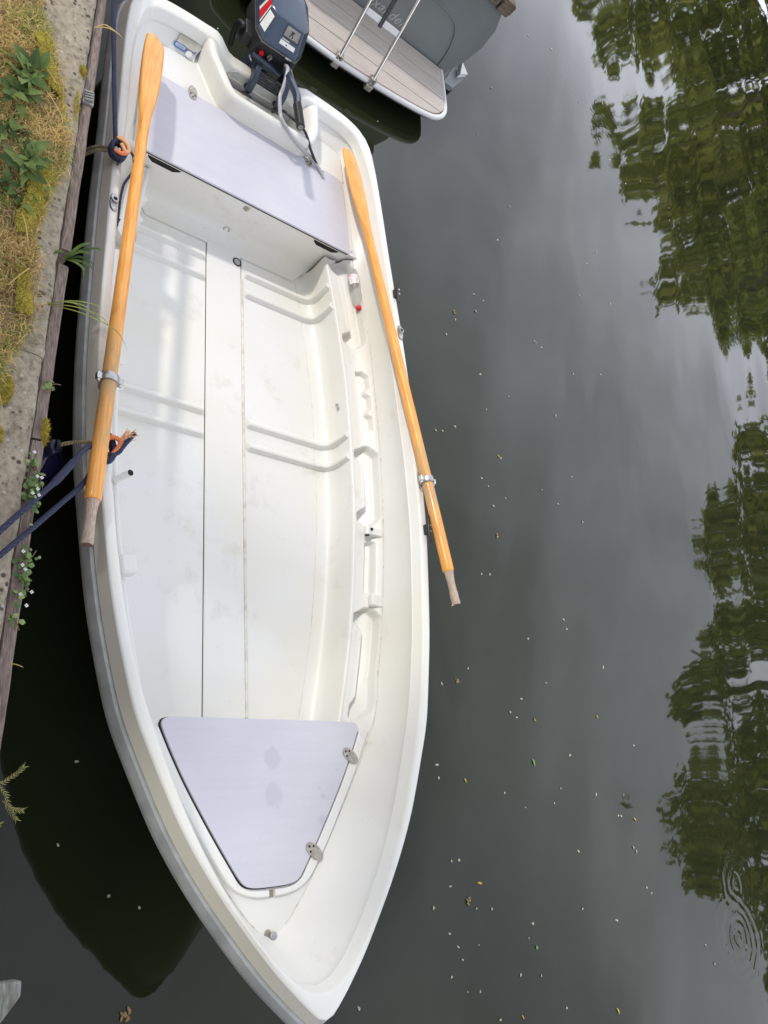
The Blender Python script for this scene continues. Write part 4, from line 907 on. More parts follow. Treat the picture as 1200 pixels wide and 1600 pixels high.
def make_oar(tip, end, xo, roll, label, worn_end=False):
    tip = Vector(tip); end = Vector(end); T = (end - tip).length; ax = (end - tip).normalized()
    e = empty('oar', tuple(tip), label, 'oar', 'pair of oars laid in the boat')
    yv = Vector((0, 0, 1)).cross(ax).normalized(); zv = ax.cross(yv)
    e.rotation_euler = (Matrix((ax, yv, zv)).transposed() @ Matrix.Rotation(roll, 3, 'X')).to_euler()
    m_ = oar_mat(xo, T)
    # blade: rows of flattened ring
    rows = []; N = 20
    prof = [(0.0, 0.012, 0.006), (0.004, 0.028, 0.0075), (0.02, 0.039, 0.008), (0.06, 0.044, 0.009), (0.15, 0.0465, 0.011), (0.26, 0.046, 0.013), (0.34, 0.043, 0.015), (0.42, 0.036, 0.018), (0.48, 0.028, 0.021), (0.54, 0.0235, 0.0225), (0.60, 0.0225, 0.0225)]
    for x, hw, ht in prof:
        r = []
        for k in range(N):
            t = 2 * PI * k / N; c, s_ = math.cos(t), math.sin(t)
            yy = hw * c; zz = ht * (abs(s_) ** 0.8) * (1 if s_ >= 0 else -1)
            if x < 0.45: zz += (0.004 if s_ >= 0 else -0.004) * max(0, 1 - abs(c) * 4)     # centre ridge
            r.append((x + (0.012 * c if x < 0.05 else 0), yy, zz))
        rows.append(r)
    g = G(); g.grid(rows, True); g.f += [tuple(range(N - 1, -1, -1))]
    g.make('blade', m_, e, smooth=50)
    sh_ = [(0.5995, 0.0225), (0.8, 0.0228), (1.1, 0.0238), (1.5, 0.0248), (1.9, 0.0255), (T - 0.40, 0.0258), (T - 0.20, 0.0258), (T - 0.155, 0.0255), (T - 0.148, 0.0235), (T - 0.1475, 0.018)]
    g = G(); g.lathe((0, 0, 0), (1, 0, 0), sh_, 20); g.make('shaft', m_, e, smooth=50)
    gp = [(T - 0.1505, 0.0215), (T - 0.135, 0.0195), (T - 0.10, 0.0160), (T - 0.07, 0.0165), (T - 0.03, 0.0185), (T - 0.006, 0.0190), (T, 0.0175)]
    g = G(); g.lathe((0, 0, 0), (1, 0, 0), gp, 18); o = g.make('grip', M['barewood'], e, smooth=50)
    q = G(); q.disc((T - 0.0005, 0, 0), (1, 0, 0), 0.0172, 0.0012, 16); q.make('grip_end', mat('end_grain', (0.20, 0.12, 0.09), 0.9, 0, 60, 0.4), o, smooth=0)
    if worn_end:
        q = G(); q.add([(T - 0.004, -0.018, -0.004), (T + 0.004, -0.024, -0.006), (T + 0.005, -0.020, 0.004), (T - 0.004, -0.0165, 0.006)], [(0, 1, 2, 3)]); q.make('splinter', M['barewood'], o, smooth=0)
    # oarlock ring clamped round the shaft
    g = G(); R_ = 0.0262
    g.grid([[(xo + dx, r * math.cos(2 * PI * k / 28), r * math.sin(2 * PI * k / 28)) for k in range(28)] for dx, r in ((-0.014, R_), (-0.014, R_ + 0.005), (-0.009, R_ + 0.007), (0.009, R_ + 0.007), (0.014, R_ + 0.005), (0.014, R_), (-0.014, R_))], True)
    ol = g.make('oarlock', M['metal'], e, smooth=40)
    return e, ol, ax, T
def lug(e, ol, p, outw):
    """bolts and pin of the oarlock, world coordinates turned into the oar's frame"""
    mi = (Matrix.LocRotScale(e.location, e.rotation_euler, None)).inverted()
    p = Vector(p)
    for s_ in (-1, 1):
        g = G(); c = p + Vector((0, s_ * 0.036, 0.004)); g.box(c, (0.011, 0.009, 0.010)); g.disc(c + Vector((0.011, 0, 0)), (1, 0, 0), 0.0075, 0.008, 8); g.disc(c + Vector((-0.011, 0, 0)), (-1, 0, 0), 0.006, 0.006, 8)
        g.v = [tuple(mi @ Vector(v)) for v in g.v]; g.make('clamp_bolt', M['steel'], ol, bevel=0.0015)
    g = G(); y, z = gun_pt(-0.005); y *= outw
    g.tube(spline([(p.x, p.y - outw * 0.0, p.z - 0.030), (p.x - 0.004, (p.y + y) / 2, p.z - 0.036), (-0.013, y, z + 0.022), (-0.013, y, z + 0.002)], 4), 0.010, 10)
    g.v = [tuple(mi @ Vector(v)) for v in g.v]; g.make('oarlock_pin', M['metal'], ol)
tipL = Vector((-1.79, -0.587, 0.500)); endL = Vector((0.600, -0.789, 0.620))
e, ol, ax, T = make_oar(tipL, endL, 1.805, rad(3), 'varnished wooden oar along the bank side of the boat')
lug(e, ol, tipL + ax * 1.805, -1)
tipR = Vector((-1.925, 0.548, 0.432)); endR = Vector((0.592, 0.796, 0.622))
e, ol, ax, T = make_oar(tipR, endR, 1.955, rad(6), 'varnished wooden oar along the open water side', True)
lug(e, ol, tipR + ax * 1.955, 1)

# ================================================================== OUTBOARD MOTOR
MOT = empty('outboard_motor', (-2.13, 0.03, 0.40), 'dark blue outboard motor with red and white stripes clamped to the transom', 'motor')
MI = Matrix.Translation(-Vector(MOT.location))
def mp_(g_, name, m_, parent=None, **k):
    o = g_.make(name, m_, parent or MOT, **k)
    if parent is None: o.matrix_parent_inverse = MI
    return o
YC = 0.030
def oct_(z, xf, hf, xs, hs, xbs, xb, hb, yc=YC): return [(xf, yc - hf, z), (xf, yc + hf, z), (xs, yc + hs, z), (xbs, yc + hs, z), (xb, yc + hb, z), (xb, yc - hb, z), (xbs, yc - hs, z), (xs, yc - hs, z)]
def stack(rings, cap=True):
    gg = G(); gg.grid(rings, True); n = len(rings[0])
    if cap: gg.f += [tuple(range(n - 1, -1, -1)), tuple(range((len(rings) - 1) * n, len(rings) * n))]
    return gg
YT = 0.042
g = stack([oct_(0.445, -2.15, 0.105, -2.18, 0.115, -2.40, -2.45, 0.09, YC), oct_(0.462, -2.132, 0.116, -2.17, 0.128, -2.42, -2.47, 0.10, YC), oct_(0.552, -2.126, 0.100, -2.180, 0.130, -2.43, -2.48, 0.10, YC - 0.006)])
TRAY = mp_(g, 'lower_cowl', M['black'], bevel=0.004)
r1 = oct_(0.558, -2.120, 0.096, -2.180, 0.133, -2.43, -2.485, 0.105, YC - 0.006); r2 = oct_(0.570, -2.122, 0.094, -2.181, 0.132, -2.43, -2.485, 0.105, YC - 0.008)
r3 = oct_(0.580, -2.130, 0.088, -2.185, 0.128, -2.43, -2.482, 0.100, YC - 0.008); r4 = oct_(0.668, -2.200, 0.074, -2.245, 0.108, -2.41, -2.465, 0.085, YC - 0.004); r5 = oct_(0.687, -2.345, 0.050, -2.355, 0.070, -2.39, -2.43, 0.055)
g = stack([r1, r2, r3, r4, r5]); COWL = mp_(g, 'cowling', M['bluem'], smooth=20, bevel=0.004)
g = stack([oct_(0.5525, -2.122, 0.098, -2.180, 0.1315, -2.43, -2.482, 0.103, YC - 0.006), oct_(0.5575, -2.122, 0.098, -2.180, 0.1315, -2.43, -2.482, 0.103, YC - 0.006)]); mp_(g, 'cowl_gasket', M['greydecal'])
def onface(a, b, c, d, u, v, off=0.002):
    """point on a bilinear face (a,b lower; d,c upper) lifted along its normal"""
    a, b, c, d = map(Vector, (a, b, c, d)); p = (a * (1 - u) + b * u) * (1 - v) + (d * (1 - u) + c * u) * v
    n = (b - a).cross(d - a).normalized()
    if n.dot(p - Vector((-2.3, YC, 0.5))) < 0: n = -n
    return p + n * off
def decal(name, f, u0, u1, v0, v1, m_, off=0.002, nu=2, skew=0.0, parent=None):
    gg = G(); rows = [[onface(*f, u0 + (u1 - u0) * i / nu + skew * k, v0 + (v1 - v0) * k, off) for i in range(nu + 1)] for k in (0, 1)]
    gg.grid(rows); return gg.make(name, m_, parent or COWL, smooth=0)
FR = (r3[0], r3[1], r4[1], r4[0]); CH = (r3[7], r3[0], r4[0], r4[7]); SD = (r3[6], r3[7], r4[7], r4[6])
decal('emblem', FR, 0.40, 0.90, 0.48, 0.90, M['greydecal'])
decal('emblem_frame', FR, 0.37, 0.93, 0.43, 0.94, M['black'], 0.0012)
decal('emblem_mark', FR, 0.56, 0.60, 0.52, 0.78, M['black'], 0.0026, skew=0.06); decal('emblem_mark', FR, 0.66, 0.70, 0.52, 0.78, M['black'], 0.0026, skew=-0.03); decal('emblem_mark', FR, 0.58, 0.72, 0.74, 0.79, M['black'], 0.0026)
decal('name_strip', FR, 0.40, 0.66, 0.32, 0.38, M['launchtxt'])
decal('white_plate', FR, 0.38, 0.88, 0.10, 0.29, M['white'])
decal('white_plate_mark', FR, 0.58, 0.62, 0.15, 0.21, M['black'], 0.0026)
decal('white_stripe', CH, 0.05, 0.70, 0.06, 0.80, M['white'])
decal('red_stripe', SD, 0.66, 0.90, 0.10, 0.95, M['red']); decal('white_stripe', SD, 0.92, 0.985, 0.08, 0.92, M['white']); decal('white_stripe', SD, 0.54, 0.64, 0.10, 0.95, M['white'])
g = G(); g.disc((-2.1275, -0.042, 0.500), (1, 0, 0), 0.0125, 0.012, 16); g.disc((-2.116, -0.042, 0.500), (1, 0, 0), 0.009, 0.006, 14); mp_(g, 'stop_button', M['red'])
g = G(); g.disc((-2.1275, 0.004, 0.506), (1, 0, 0), 0.013, 0.010, 16); g.box((-2.112, 0.004, 0.506), (0.006, 0.003, 0.011)); mp_(g, 'choke_knob', M['greydecal'])
g = G(); g.box((-2.117, 0.078, 0.556), (0.003, 0.016, 0.005)); mp_(g, 'cowl_latch', M['steel'], bevel=0.001)
# starter housing on the starboard side
g = G(); g.box((-2.22, -0.108, 0.485), (0.05, 0.03, 0.035)); g.tube(spline([(-2.20, -0.15, 0.52), (-2.24, -0.165, 0.50), (-2.26, -0.155, 0.44), (-2.25, -0.13, 0.36)], 4), 0.014, 8); mp_(g, 'carrying_handle', M['black'], bevel=0.006)
# steering bar, swivel and clamp brackets
g = G(); g.tube([(-2.092, -0.088, 0.492), (-2.090, 0.085, 0.474)], 0.012, 10); g.box((-2.105, 0.0, 0.470), (0.02, 0.055, 0.016)); mp_(g, 'steering_bar', M['navyp'], bevel=0.003)
g = G()
for dx, dz in ((-2.075, 0.442), (-2.062, 0.424), (-2.050, 0.406)): g.tube([(dx, -0.015, dz), (dx, 0.125, dz)], 0.008, 8)
mp_(g, 'swivel_tube', M['black'])
for y in (-0.030, 0.140):
    g = G(); prof = [(-2.16, 0.30), (-2.17, 0.44), (-2.13, 0.475), (-2.07, 0.468), (-2.02, 0.430), (-1.995, 0.37), (-2.005, 0.345), (-2.022, 0.352), (-2.038, 0.390), (-2.065, 0.412), (-2.128, 0.412), (-2.138, 0.36), (-2.145, 0.30)]
    n = len(prof); g.add([(x, y - 0.015, z) for x, z in prof] + [(x, y + 0.015, z) for x, z in prof], [tuple(range(n)), tuple(range(2 * n - 1, n - 1, -1))] + [(i, (i + 1) % n, n + (i + 1) % n, n + i) for i in range(n)])
    BR = mp_(g, 'clamp_bracket', M['navyp'], bevel=0.003)
    q = G(); q.tube([(-2.048, y, 0.352), (-1.99, y, 0.352)], 0.007, 10); q.disc((-2.05, y, 0.352), (1, 0, 0), 0.016, 0.006, 14); q.tube([(-1.988, y - 0.028, 0.356), (-1.988, y + 0.028, 0.350)], 0.005, 8); q.make('clamp_screw', M['black'], BR)
g = G(); g.tube(spline([(-2.09, -0.062, 0.452), (-2.07, -0.082, 0.470), (-2.095, -0.092, 0.478), (-2.115, -0.08, 0.455), (-2.10, -0.06, 0.445)], 4), 0.0028, 6); mp_(g, 'lanyard_ring', M['steel'])
# drive leg down into the water
g = stack([[(-2.19, YC - 0.05, 0.45), (-2.19, YC + 0.05, 0.45), (-2.36, YC + 0.05, 0.45), (-2.36, YC - 0.05, 0.45)], [(-2.17, YC - 0.035, 0.2), (-2.17, YC + 0.035, 0.2), (-2.32, YC + 0.035, 0.2), (-2.32, YC - 0.035, 0.2)], [(-2.19, YC - 0.025, -0.30), (-2.19, YC + 0.025, -0.30), (-2.34, YC + 0.02, -0.30), (-2.34, YC - 0.02, -0.30)]]); mp_(g, 'drive_leg', M['navyp'], bevel=0.008)
# tiller
g = G(); g.tube(spline([(-2.125, 0.105, 0.505), (-2.06, 0.098, 0.525), (-2.02, 0.096, 0.537), (-1.96, 0.107, 0.55), (-1.89, 0.116, 0.565), (-1.815, 0.106, 0.578)], 5), [0.024] * 8 + [0.023 - 0.0003 * i for i in range(18)], 8); TIL = mp_(g, 'tiller', M['bluem'], smooth=30)
gp = []
a = Vector((-1.815, 0.106, 0.578)); b = Vector((-1.648, 0.103, 0.600))
prof = [(0.0, 0.020)]
for k in range(18): prof += [(0.004 + k * 0.0088, 0.0215), (0.008 + k * 0.0088, 0.0195)]
prof += [((b - a).length - 0.004, 0.0215), ((b - a).length, 0.018)]
g = G(); g.lathe(a, b - a, prof, 16); g.make('grip', M['black'], TIL, smooth=40)
g = G(); g.disc(b, b - a, 0.013, 0.0015, 14); g.make('grip_end', M['greydecal'], TIL, smooth=0)
# fuel hoses
HOSE = empty('fuel_hose', (-1.71, 0.42, 0.36), 'grey fuel hose with black branch running from motor into the bench', 'hose')
HI = Matrix.Translation(-Vector(HOSE.location))
g = G(); g.tube(spline([(-2.118, 0.088, 0.520), (-2.06, 0.082, 0.545), (-1.98, 0.080, 0.510), (-1.935, 0.076, 0.482), (-1.86, 0.079, 0.474), (-1.803, 0.086, 0.474), (-1.756, 0.150, 0.458), (-1.758, 0.225, 0.425), (-1.775, 0.335, 0.384), (-1.748, 0.390, 0.374), (-1.716, 0.420, 0.362), (-1.708, 0.424, 0.33)], 6), 0.0095, 10)
o = g.make('hose', M['hose'], HOSE, smooth=60); o.matrix_parent_inverse = HI
g = G(); g.tube(spline([(-1.965, 0.115, 0.36), (-1.905, 0.118, 0.44), (-1.862, 0.14, 0.468), (-1.815, 0.225, 0.474), (-1.775, 0.300, 0.425), (-1.768, 0.36, 0.384), (-1.735, 0.402, 0.371), (-1.712, 0.420, 0.352), (-1.71, 0.424, 0.33)], 6), 0.007, 8)
o = g.make('branch_hose', M['black'], HOSE, smooth=60); o.matrix_parent_inverse = HI

# ================================================================== BOTTLE
a = Vector((-1.258, 0.632, 0.302)); b = Vector((-1.028, 0.660, 0.302)); ax = (b - a).normalized()
BT = empty('plastic_bottle', tuple(a), 'small clear plastic bottle with red cap lying in the side ledge', 'bottle')
BI = Matrix.Translation(-a)
prof = [(0.0, 0.018), (0.002, 0.026), (0.010, 0.0305), (0.03, 0.031), (0.06, 0.0318), (0.10, 0.0318), (0.120, 0.030), (0.133, 0.0265), (0.143, 0.0275), (0.155, 0.0295), (0.168, 0.0285), (0.185, 0.022), (0.198, 0.0145), (0.206, 0.0125), (0.209, 0.0155), (0.212, 0.0125), (0.226, 0.0118)]
g = G(); g.lathe(a, ax, prof, 28); o = g.make('body', M['pet'], BT, smooth=60); o.matrix_parent_inverse = BI
g = G(); rows = [[a + ax * h + (Vector((0, 0, 1)) * math.cos(t) + ax.cross(Vector((0, 0, 1))) * math.sin(t)) * (0.0324) for t in [(-0.1 + 1.7 * k / 20) for k in range(21)]] for h in (0.036, 0.055, 0.075, 0.092)]
g.grid(rows); o = g.make('label_print', M['pinklabel'], BT, smooth=60); o.matrix_parent_inverse = BI
cp = [(0.212, 0.0148)]
for k in range(1): cp += [(0.2125, 0.0152), (0.226, 0.0150), (0.2285, 0.0135)]
g = G(); g.lathe(a, ax, cp, 24); o = g.make('cap', M['cap_red'], BT, smooth=40); o.matrix_parent_inverse = BI
BT.matrix_world  # built in place

# ================================================================== ROPES AND FENDERS
def rope(name, pts, r, m_, label, n=8, parent=None):
    g = G(); P = spline(pts, n); rs = r if not callable(r) else [r(i / (len(P) - 1)) for i in range(len(P))]
    g.tube(P, rs, 10); o = g.make(name, m_, parent, smooth=60)
    if label: tag(o, label, 'rope')
    return o
def braid(name, pts, r, m_, parent, pitch=0.022, strands=3, n=6):
    """strands really twisted round each other"""
    P = spline(pts, n); g = G(); L_ = [0]
    for p, q in zip(P, P[1:]): L_.append(L_[-1] + (q - p).length)
    M_ = max(12, int(L_[-1] / (pitch / 8)))
    Q_ = []
    for k in range(M_ + 1):
        d = L_[-1] * k / M_; i = min(max(j for j in range(len(L_)) if L_[j] <= d + 1e-9), len(P) - 2); t = (d - L_[i]) / max(1e-9, L_[i + 1] - L_[i]); Q_.append((P[i].lerp(P[i + 1], t), d))
    for s_ in range(strands):
        path = []; up = Vector((0, 0, 1))
        for k, (p, d) in enumerate(Q_):
            dr = (Q_[min(k + 1, M_)][0] - Q_[max(k - 1, 0)][0]).normalized(); a = dr.cross(up)
            a = a.normalized() if a.length > 1e-4 else Vector((1, 0, 0)); b = a.cross(dr); ph = 2 * PI * (d / pitch + s_ / strands)
            path.append(p + (a * math.cos(ph) + b * math.sin(ph)) * r * 0.52)
        g.tube(path, r * 0.56, 6)
    return g.make(name, m_, parent, smooth=60)
def coil(c, rx, ry, turns, dz, ph=0.0, wob=0.0):
    out = []
    for k in range(int(turns * 10) + 1):
        t = 2 * PI * k / 10 + ph; out.append((c[0] + rx * math.cos(t) * (1 + wob * math.sin(3 * t)), c[1] + ry * math.sin(t), c[2] + dz * k / 10 + 0.006 * math.sin(2 * t)))
    return out
# stern line: bank to the aft cleat
SR = empty('stern_rope', (-1.05, -0.73, 0.53), 'dark blue rope from the bank to the stern cleat', 'rope')
SI = Matrix.Translation(-Vector(SR.location))
def inpl(o, I): o.matrix_parent_inverse = I; return o
inpl(braid('line', [(-2.9, -0.93, 0.78), (-2.1, -0.895, 0.765), (-1.52, -0.866, 0.735), (-1.313, -0.817, 0.65), (-1.16, -0.772, 0.575), (-1.06, -0.745, 0.535)], 0.0088, M['rope'], SR), SI)
inpl(braid('knot', coil((-1.030, -0.735, 0.523), 0.040, 0.026, 3.2, 0.007, 0.4, 0.15), 0.0095, M['rope'], SR), SI)
inpl(braid('tail', [(-1.06, -0.70, 0.54), (-1.035, -0.672, 0.535), (-0.99, -0.664, 0.52), (-0.94, -0.682, 0.512), (-0.905, -0.694, 0.506), (-0.85, -0.696, 0.490), (-0.79, -0.692, 0.47), (-0.755, -0.687, 0.45)], 0.005, M['rope'], SR), SI)
# orange and peach fender lanyard on the same cleat
FL = empty('fender_lanyard', (-1.03, -0.735, 0.55), 'tan and orange twisted lanyard looped over the stern cleat', 'lanyard', 'fender lanyards')
FI_ = Matrix.Translation(-Vector(FL.location))
inpl(braid('orange_loop', [(-1.005, -0.752, 0.556), (-0.995, -0.735, 0.562), (-1.008, -0.712, 0.566), (-1.03, -0.706, 0.56), (-1.052, -0.722, 0.566), (-1.075, -0.738, 0.556)], 0.0085, M['ropeo'], FL), FI_)
inpl(braid('peach_loop', [(-1.066, -0.748, 0.562), (-1.045, -0.724, 0.574), (-1.02, -0.708, 0.575), (-1.005, -0.716, 0.568), (-1.03, -0.738, 0.574)], 0.0075, M['ropec'], FL), FI_)
for dy, dz in ((0.0, 0.0), (0.018, -0.006)):
    inpl(braid('tan_cord', [(-1.045 + dy, -0.765, 0.515), (-1.06 + dy, -0.80, 0.47), (-1.075 + dy, -0.826, 0.40 + dz), (-1.085 + dy * .3, -0.842, 0.352)], 0.0068, M['ropet'], FL), FI_)
def fender(x, y, ztop, r, label):
    e = empty('fender', (x, y, ztop - 0.5), label, 'fender', 'boat fenders')
    prof = [(-0.50, 0.02), (-0.48, 0.05), (-0.44, r * 0.92), (-0.38, r), (-0.14, r), (-0.09, r * 0.93), (-0.055, r * 0.68), (-0.03, r * 0.40), (-0.012, 0.026), (0.012, 0.024), (0.018, 0.018)]
    g = G(); g.lathe((0, 0, 0.5), (0.05, 0.10, 1), prof, 28); g.make('body', M['fender'], e, smooth=80)
    g = G(); g.tube([(math.cos(t) * 0.014 + 0.001, 0.003, 0.522 + math.sin(t) * 0.014) for t in [2 * PI * k / 12 for k in range(13)]], 0.006, 8); g.make('eye', M['navyp'], e)
    for k in range(5):
        t = 2 * PI * k / 5; q = G(); q.tube([(math.cos(t) * r * s_ + (z - .5) * .05, math.sin(t) * r * s_ + (z - .5) * .10, z) for s_, z in ((1.0, 0.36), (0.94, 0.41), (0.70, 0.447), (0.42, 0.474), (0.3, 0.487))], 0.004, 6); q.make('ridge', M['fender'], e)
    return e
fender(0.225, -0.850, 0.45, 0.084, 'glossy navy fender squeezed between bank and boat amidships')
fender(-1.10, -0.846, 0.335, 0.078, 'navy fender hanging between bank and boat near the stern')
# forward lines
BR_ = empty('bow_rope', (0.25, -0.73, 0.57), 'pair of dark blue rope lines crossing the concrete to the middle cleat', 'rope')
BI_ = Matrix.Translation(-Vector(BR_.location))
inpl(braid('line', [(0.245, -0.742, 0.575), (0.275, -0.80, 0.605), (0.345, -0.848, 0.645), (0.43, -0.902, 0.682), (0.54, -0.985, 0.728), (0.655, -1.072, 0.752), (0.85, -1.22, 0.765), (1.2, -1.52, 0.80), (1.46, -1.75, 0.86)], 0.0082, M['rope'], BR_), BI_)
inpl(braid('splice', [(0.36, -0.858, 0.651), (0.40, -0.883, 0.668), (0.46, -0.923, 0.694)], 0.0112, M['rope'], BR_), BI_)
inpl(braid('line', [(0.262, -0.742, 0.568), (0.33, -0.768, 0.570), (0.40, -0.805, 0.592), (0.50, -0.885, 0.652), (0.595, -0.962, 0.708), (0.72, -1.065, 0.752), (0.95, -1.25, 0.765), (1.25, -1.51, 0.79), (1.50, -1.72, 0.845)], 0.0078, M['rope'], BR_), BI_)
inpl(braid('knot', coil((0.248, -0.732, 0.567), 0.042, 0.027, 3.0, 0.007, 1.0, 0.2), 0.0100, M['rope'], BR_), BI_)
inpl(braid('tail', [(0.275, -0.725, 0.588), (0.265, -0.70, 0.596), (0.236, -0.683, 0.602), (0.212, -0.668, 0.607), (0.190, -0.654, 0.615)], 0.0085, M['rope'], BR_), BI_)
g = G(); g.lathe((1.52, -1.77, 0.55), (0.05, -0.02, 1), [(0, 0.035), (0.34, 0.036), (0.40, 0.034), (0.415, 0.024)], 14)
tag(g.make('mooring_stake', M['timber'], smooth=40), 'short timber mooring stake on the bank holding the blue ropes', 'stake')
FL2 = empty('fender_lanyard', (0.24, -0.72, 0.58), 'frayed peach and red lanyard end at the middle cleat', 'lanyard', 'fender lanyards')
F2 = Matrix.Translation(-Vector(FL2.location))
inpl(braid('tan_cord', [(0.228, -0.846, 0.475), (0.222, -0.828, 0.488), (0.215, -0.79, 0.51), (0.228, -0.76, 0.552), (0.24, -0.735, 0.572)], 0.0065, M['ropet'], FL2), F2)
inpl(braid('red_loop', [(0.232, -0.745, 0.588), (0.215, -0.72, 0.598), (0.225, -0.695, 0.602), (0.25, -0.70, 0.598), (0.272, -0.715, 0.592)], 0.008, M['ropeo'], FL2), F2)
rnd = random.Random(5); g = G()
for k in range(26):
    a0 = Vector((0.226, -0.702, 0.600)); d = Vector((-0.030 + rnd.gauss(0, 0.010), 0.042 + rnd.gauss(0, 0.010), 0.010 + rnd.gauss(0, 0.008)))
    g.tube([a0, a0 + d * 0.5 + Vector((rnd.gauss(0, .003), rnd.gauss(0, .003), 0.004)), a0 + d], 0.0016, 5)
inpl(tag(g.make('frayed_end', M['ropec'], FL2), kind='stuff'), F2)

# ================================================================== MOORED LAUNCH
LA = empty('motor_launch', (-3.75, 0.92, 0), 'grey motor launch with teak swim platform at the top of the picture', 'boat')
LI = Matrix.Translation(-Vector(LA.location))
def lp(g_, name, m_, parent=None, **k):
    o = g_.make(name, m_, parent or LA, **k)
    if parent is None: o.matrix_parent_inverse = LI
    return o
YL = 0.92
def sect(x, k, top):
    pts = [(0.0, -0.30), (0.5, -0.22), (0.80, -0.08), (0.93, 0.10), (0.99, 0.28), (1.01, 0.45), (0.985, 0.60), (0.92, 0.72), (0.88, top)]
    pp = [(x, YL + y * k, z) for y, z in pts]; return [(x, 2 * YL - y, z) for (x, y, z) in reversed(pp[1:])] + pp
g = G(); rows = [sect(-3.76, 1.0, 0.78), sect(-3.80, 1.01, 0.79), sect(-5.0, 1.08, 0.82), sect(-6.5, 1.1, 0.86), sect(-8.0, 0.95, 0.95), sect(-9.3, 0.6, 1.05), sect(-10.2, 0.08, 1.15)]
g.grid(rows); g.f += [tuple(range(len(rows[0])))]
lp(g, 'hull', M['launch'], smooth=40)
g = G(); nn = len(rows[0]); g.grid([[r[0] for r in rows], [r[-1] for r in rows]]); lp(g, 'deck', M['teak'], smooth=0)
g = G(); P_ = [(-3.735, YL + y, z) for y, z in ((-0.80, 0.42), (-0.55, 0.50), (0, 0.52), (0.50, 0.50), (0.72, 0.45), (0.82, 0.30), (0.86, 0.12))]
g.tube(spline([(x - 0.018, y, z) for x, y, z in P_], 6), 0.004, 8); lp(g, 'transom_moulding', M['launch'], smooth=60)
for sgn in (1, -1):
    g = G(); prev = None
    rows_ = []
    for x, k, z in ((-3.72, 0.97, 0.725), (-5.0, 1.08, 0.76), (-6.5, 1.1, 0.80), (-8.0, 0.95, 0.86), (-9.3, 0.6, 0.96), (-10.1, 0.1, 1.05)):
        y0 = 0.91 * k; rows_.append([(x, YL + sgn * (y0 + a), z + b) for a, b in ((-0.04, 0.0), (0.055, 0.0), (0.065, 0.03), (0.065, 0.085), (0.05, 0.10), (-0.04, 0.10))])
    g.grid(rows_, True); g.f += [tuple(range(6))]; lp(g, 'rubbing_strake', M['strake'], smooth=30)
g = G(); g.box((-3.752, YL, 0.775), (0.025, 0.83, 0.045)); lp(g, 'transom_strake', M['strake'], bevel=0.008)
# swim platform
PF0, PF1, PY0, PY1 = -3.105, -3.745, 0.05, 1.815
PE = [(PF1, 0.05), (-3.30, 0.05), (-3.19, 0.10), (-3.11, 0.28), (-3.075, 0.55), (-3.065, 0.82), (-3.082, 1.08), (-3.115, 1.36), (-3.160, 1.60), (-3.215, 1.715), (-3.30, 1.785), (-3.42, 1.808), (PF1, 1.815)]
pe = [(p.x, p.y) for p in spline([(a, b, 0) for a, b in PE], 5)]
pc = (-3.5, 0.93)
def shrink(poly, d):
    out = []
    for i, (x, y) in enumerate(poly):
        a = poly[max(0, i - 1)]; b = poly[min(len(poly) - 1, i + 1)]; dx, dy = b[0] - a[0], b[1] - a[1]; l_ = math.hypot(dx, dy) or 1; nx_, ny_ = dy / l_, -dx / l_
        if nx_ * (pc[0] - x) + ny_ * (pc[1] - y) < 0: nx_, ny_ = -nx_, -ny_
        out.append((x + nx_ * d, y + ny_ * d))
    return out
g = G(); g.prism(shrink(pe, 0.012), 0.095, 0.138); lp(g, 'platform_base', M['caulk'])
g = G(); g.tube([(x, y, 0.134) for x, y in pe], 0.019, 10); lp(g, 'platform_rim', M['rim'], smooth=60)
inner = [(x, y) for x, y in shrink(pe, 0.024)]
cuts = [-3.02, -3.262, -3.415, -3.567, -3.742]
def clip(poly, xlo, xhi):
    for sgn_, lim in ((1, xlo), (-1, -xhi)):
        out = []
        for i in range(len(poly)):
            p, q = poly[i], poly[(i + 1) % len(poly)]; a, b = sgn_ * p[0] - lim, sgn_ * q[0] - lim
            if a >= 0: out.append(p)
            if a * b < 0: t = a / (a - b); out.append((p[0] + (q[0] - p[0]) * t, p[1] + (q[1] - p[1]) * t))
        poly = out
    return poly
for k in range(4):
    g = G(); g.prism(clip(inner, cuts[k + 1] + 0.0035, cuts[k] - 0.0035), 0.1385, 0.150); lp(g, 'plank', M['teak'], smooth=30, bevel=0.0012)
# boarding ladder folded up
for (y, xt, zt) in ((0.785, -3.30, 0.545), (1.062, -3.40, 0.68)):
    t = Vector((xt + 3.068, 0, zt - 0.17)); k = 1.15 / t.length
    p0 = Vector((-3.068, y, 0.165)); tp = p0 + Vector((-0.54, 0, 1.0)).normalized() * 1.0
    g = G(); g.tube([p0, tp], 0.0125, 10); RL = lp(g, 'ladder_rail', M['steel'], smooth=60)
    q = G(); q.box((-3.075, y - 0.014, 0.150), (0.022, 0.008, 0.030)); q.box((-3.075, y + 0.014, 0.150), (0.022, 0.008, 0.030)); q.box((-3.062, y, 0.112), (0.022, 0.026, 0.018)); lp(q, 'ladder_hinge', M['hingem'], bevel=0.003)
dv = Vector((-0.54, 0, 1.0)).normalized()
for d in (0.30, 0.62):
    c = Vector((-3.068, 0.9235, 0.165)) + dv * d
    g = G(); g.box(c, (0.008, 0.128, 0.020), Matrix.Rotation(-0.49, 3, 'Y')); lp(g, 'ladder_step', M['rim'], bevel=0.004)
c0 = Vector((-3.068, 0.915, 0.165)) + dv * 0.285 + Vector((0.02, 0, 0))
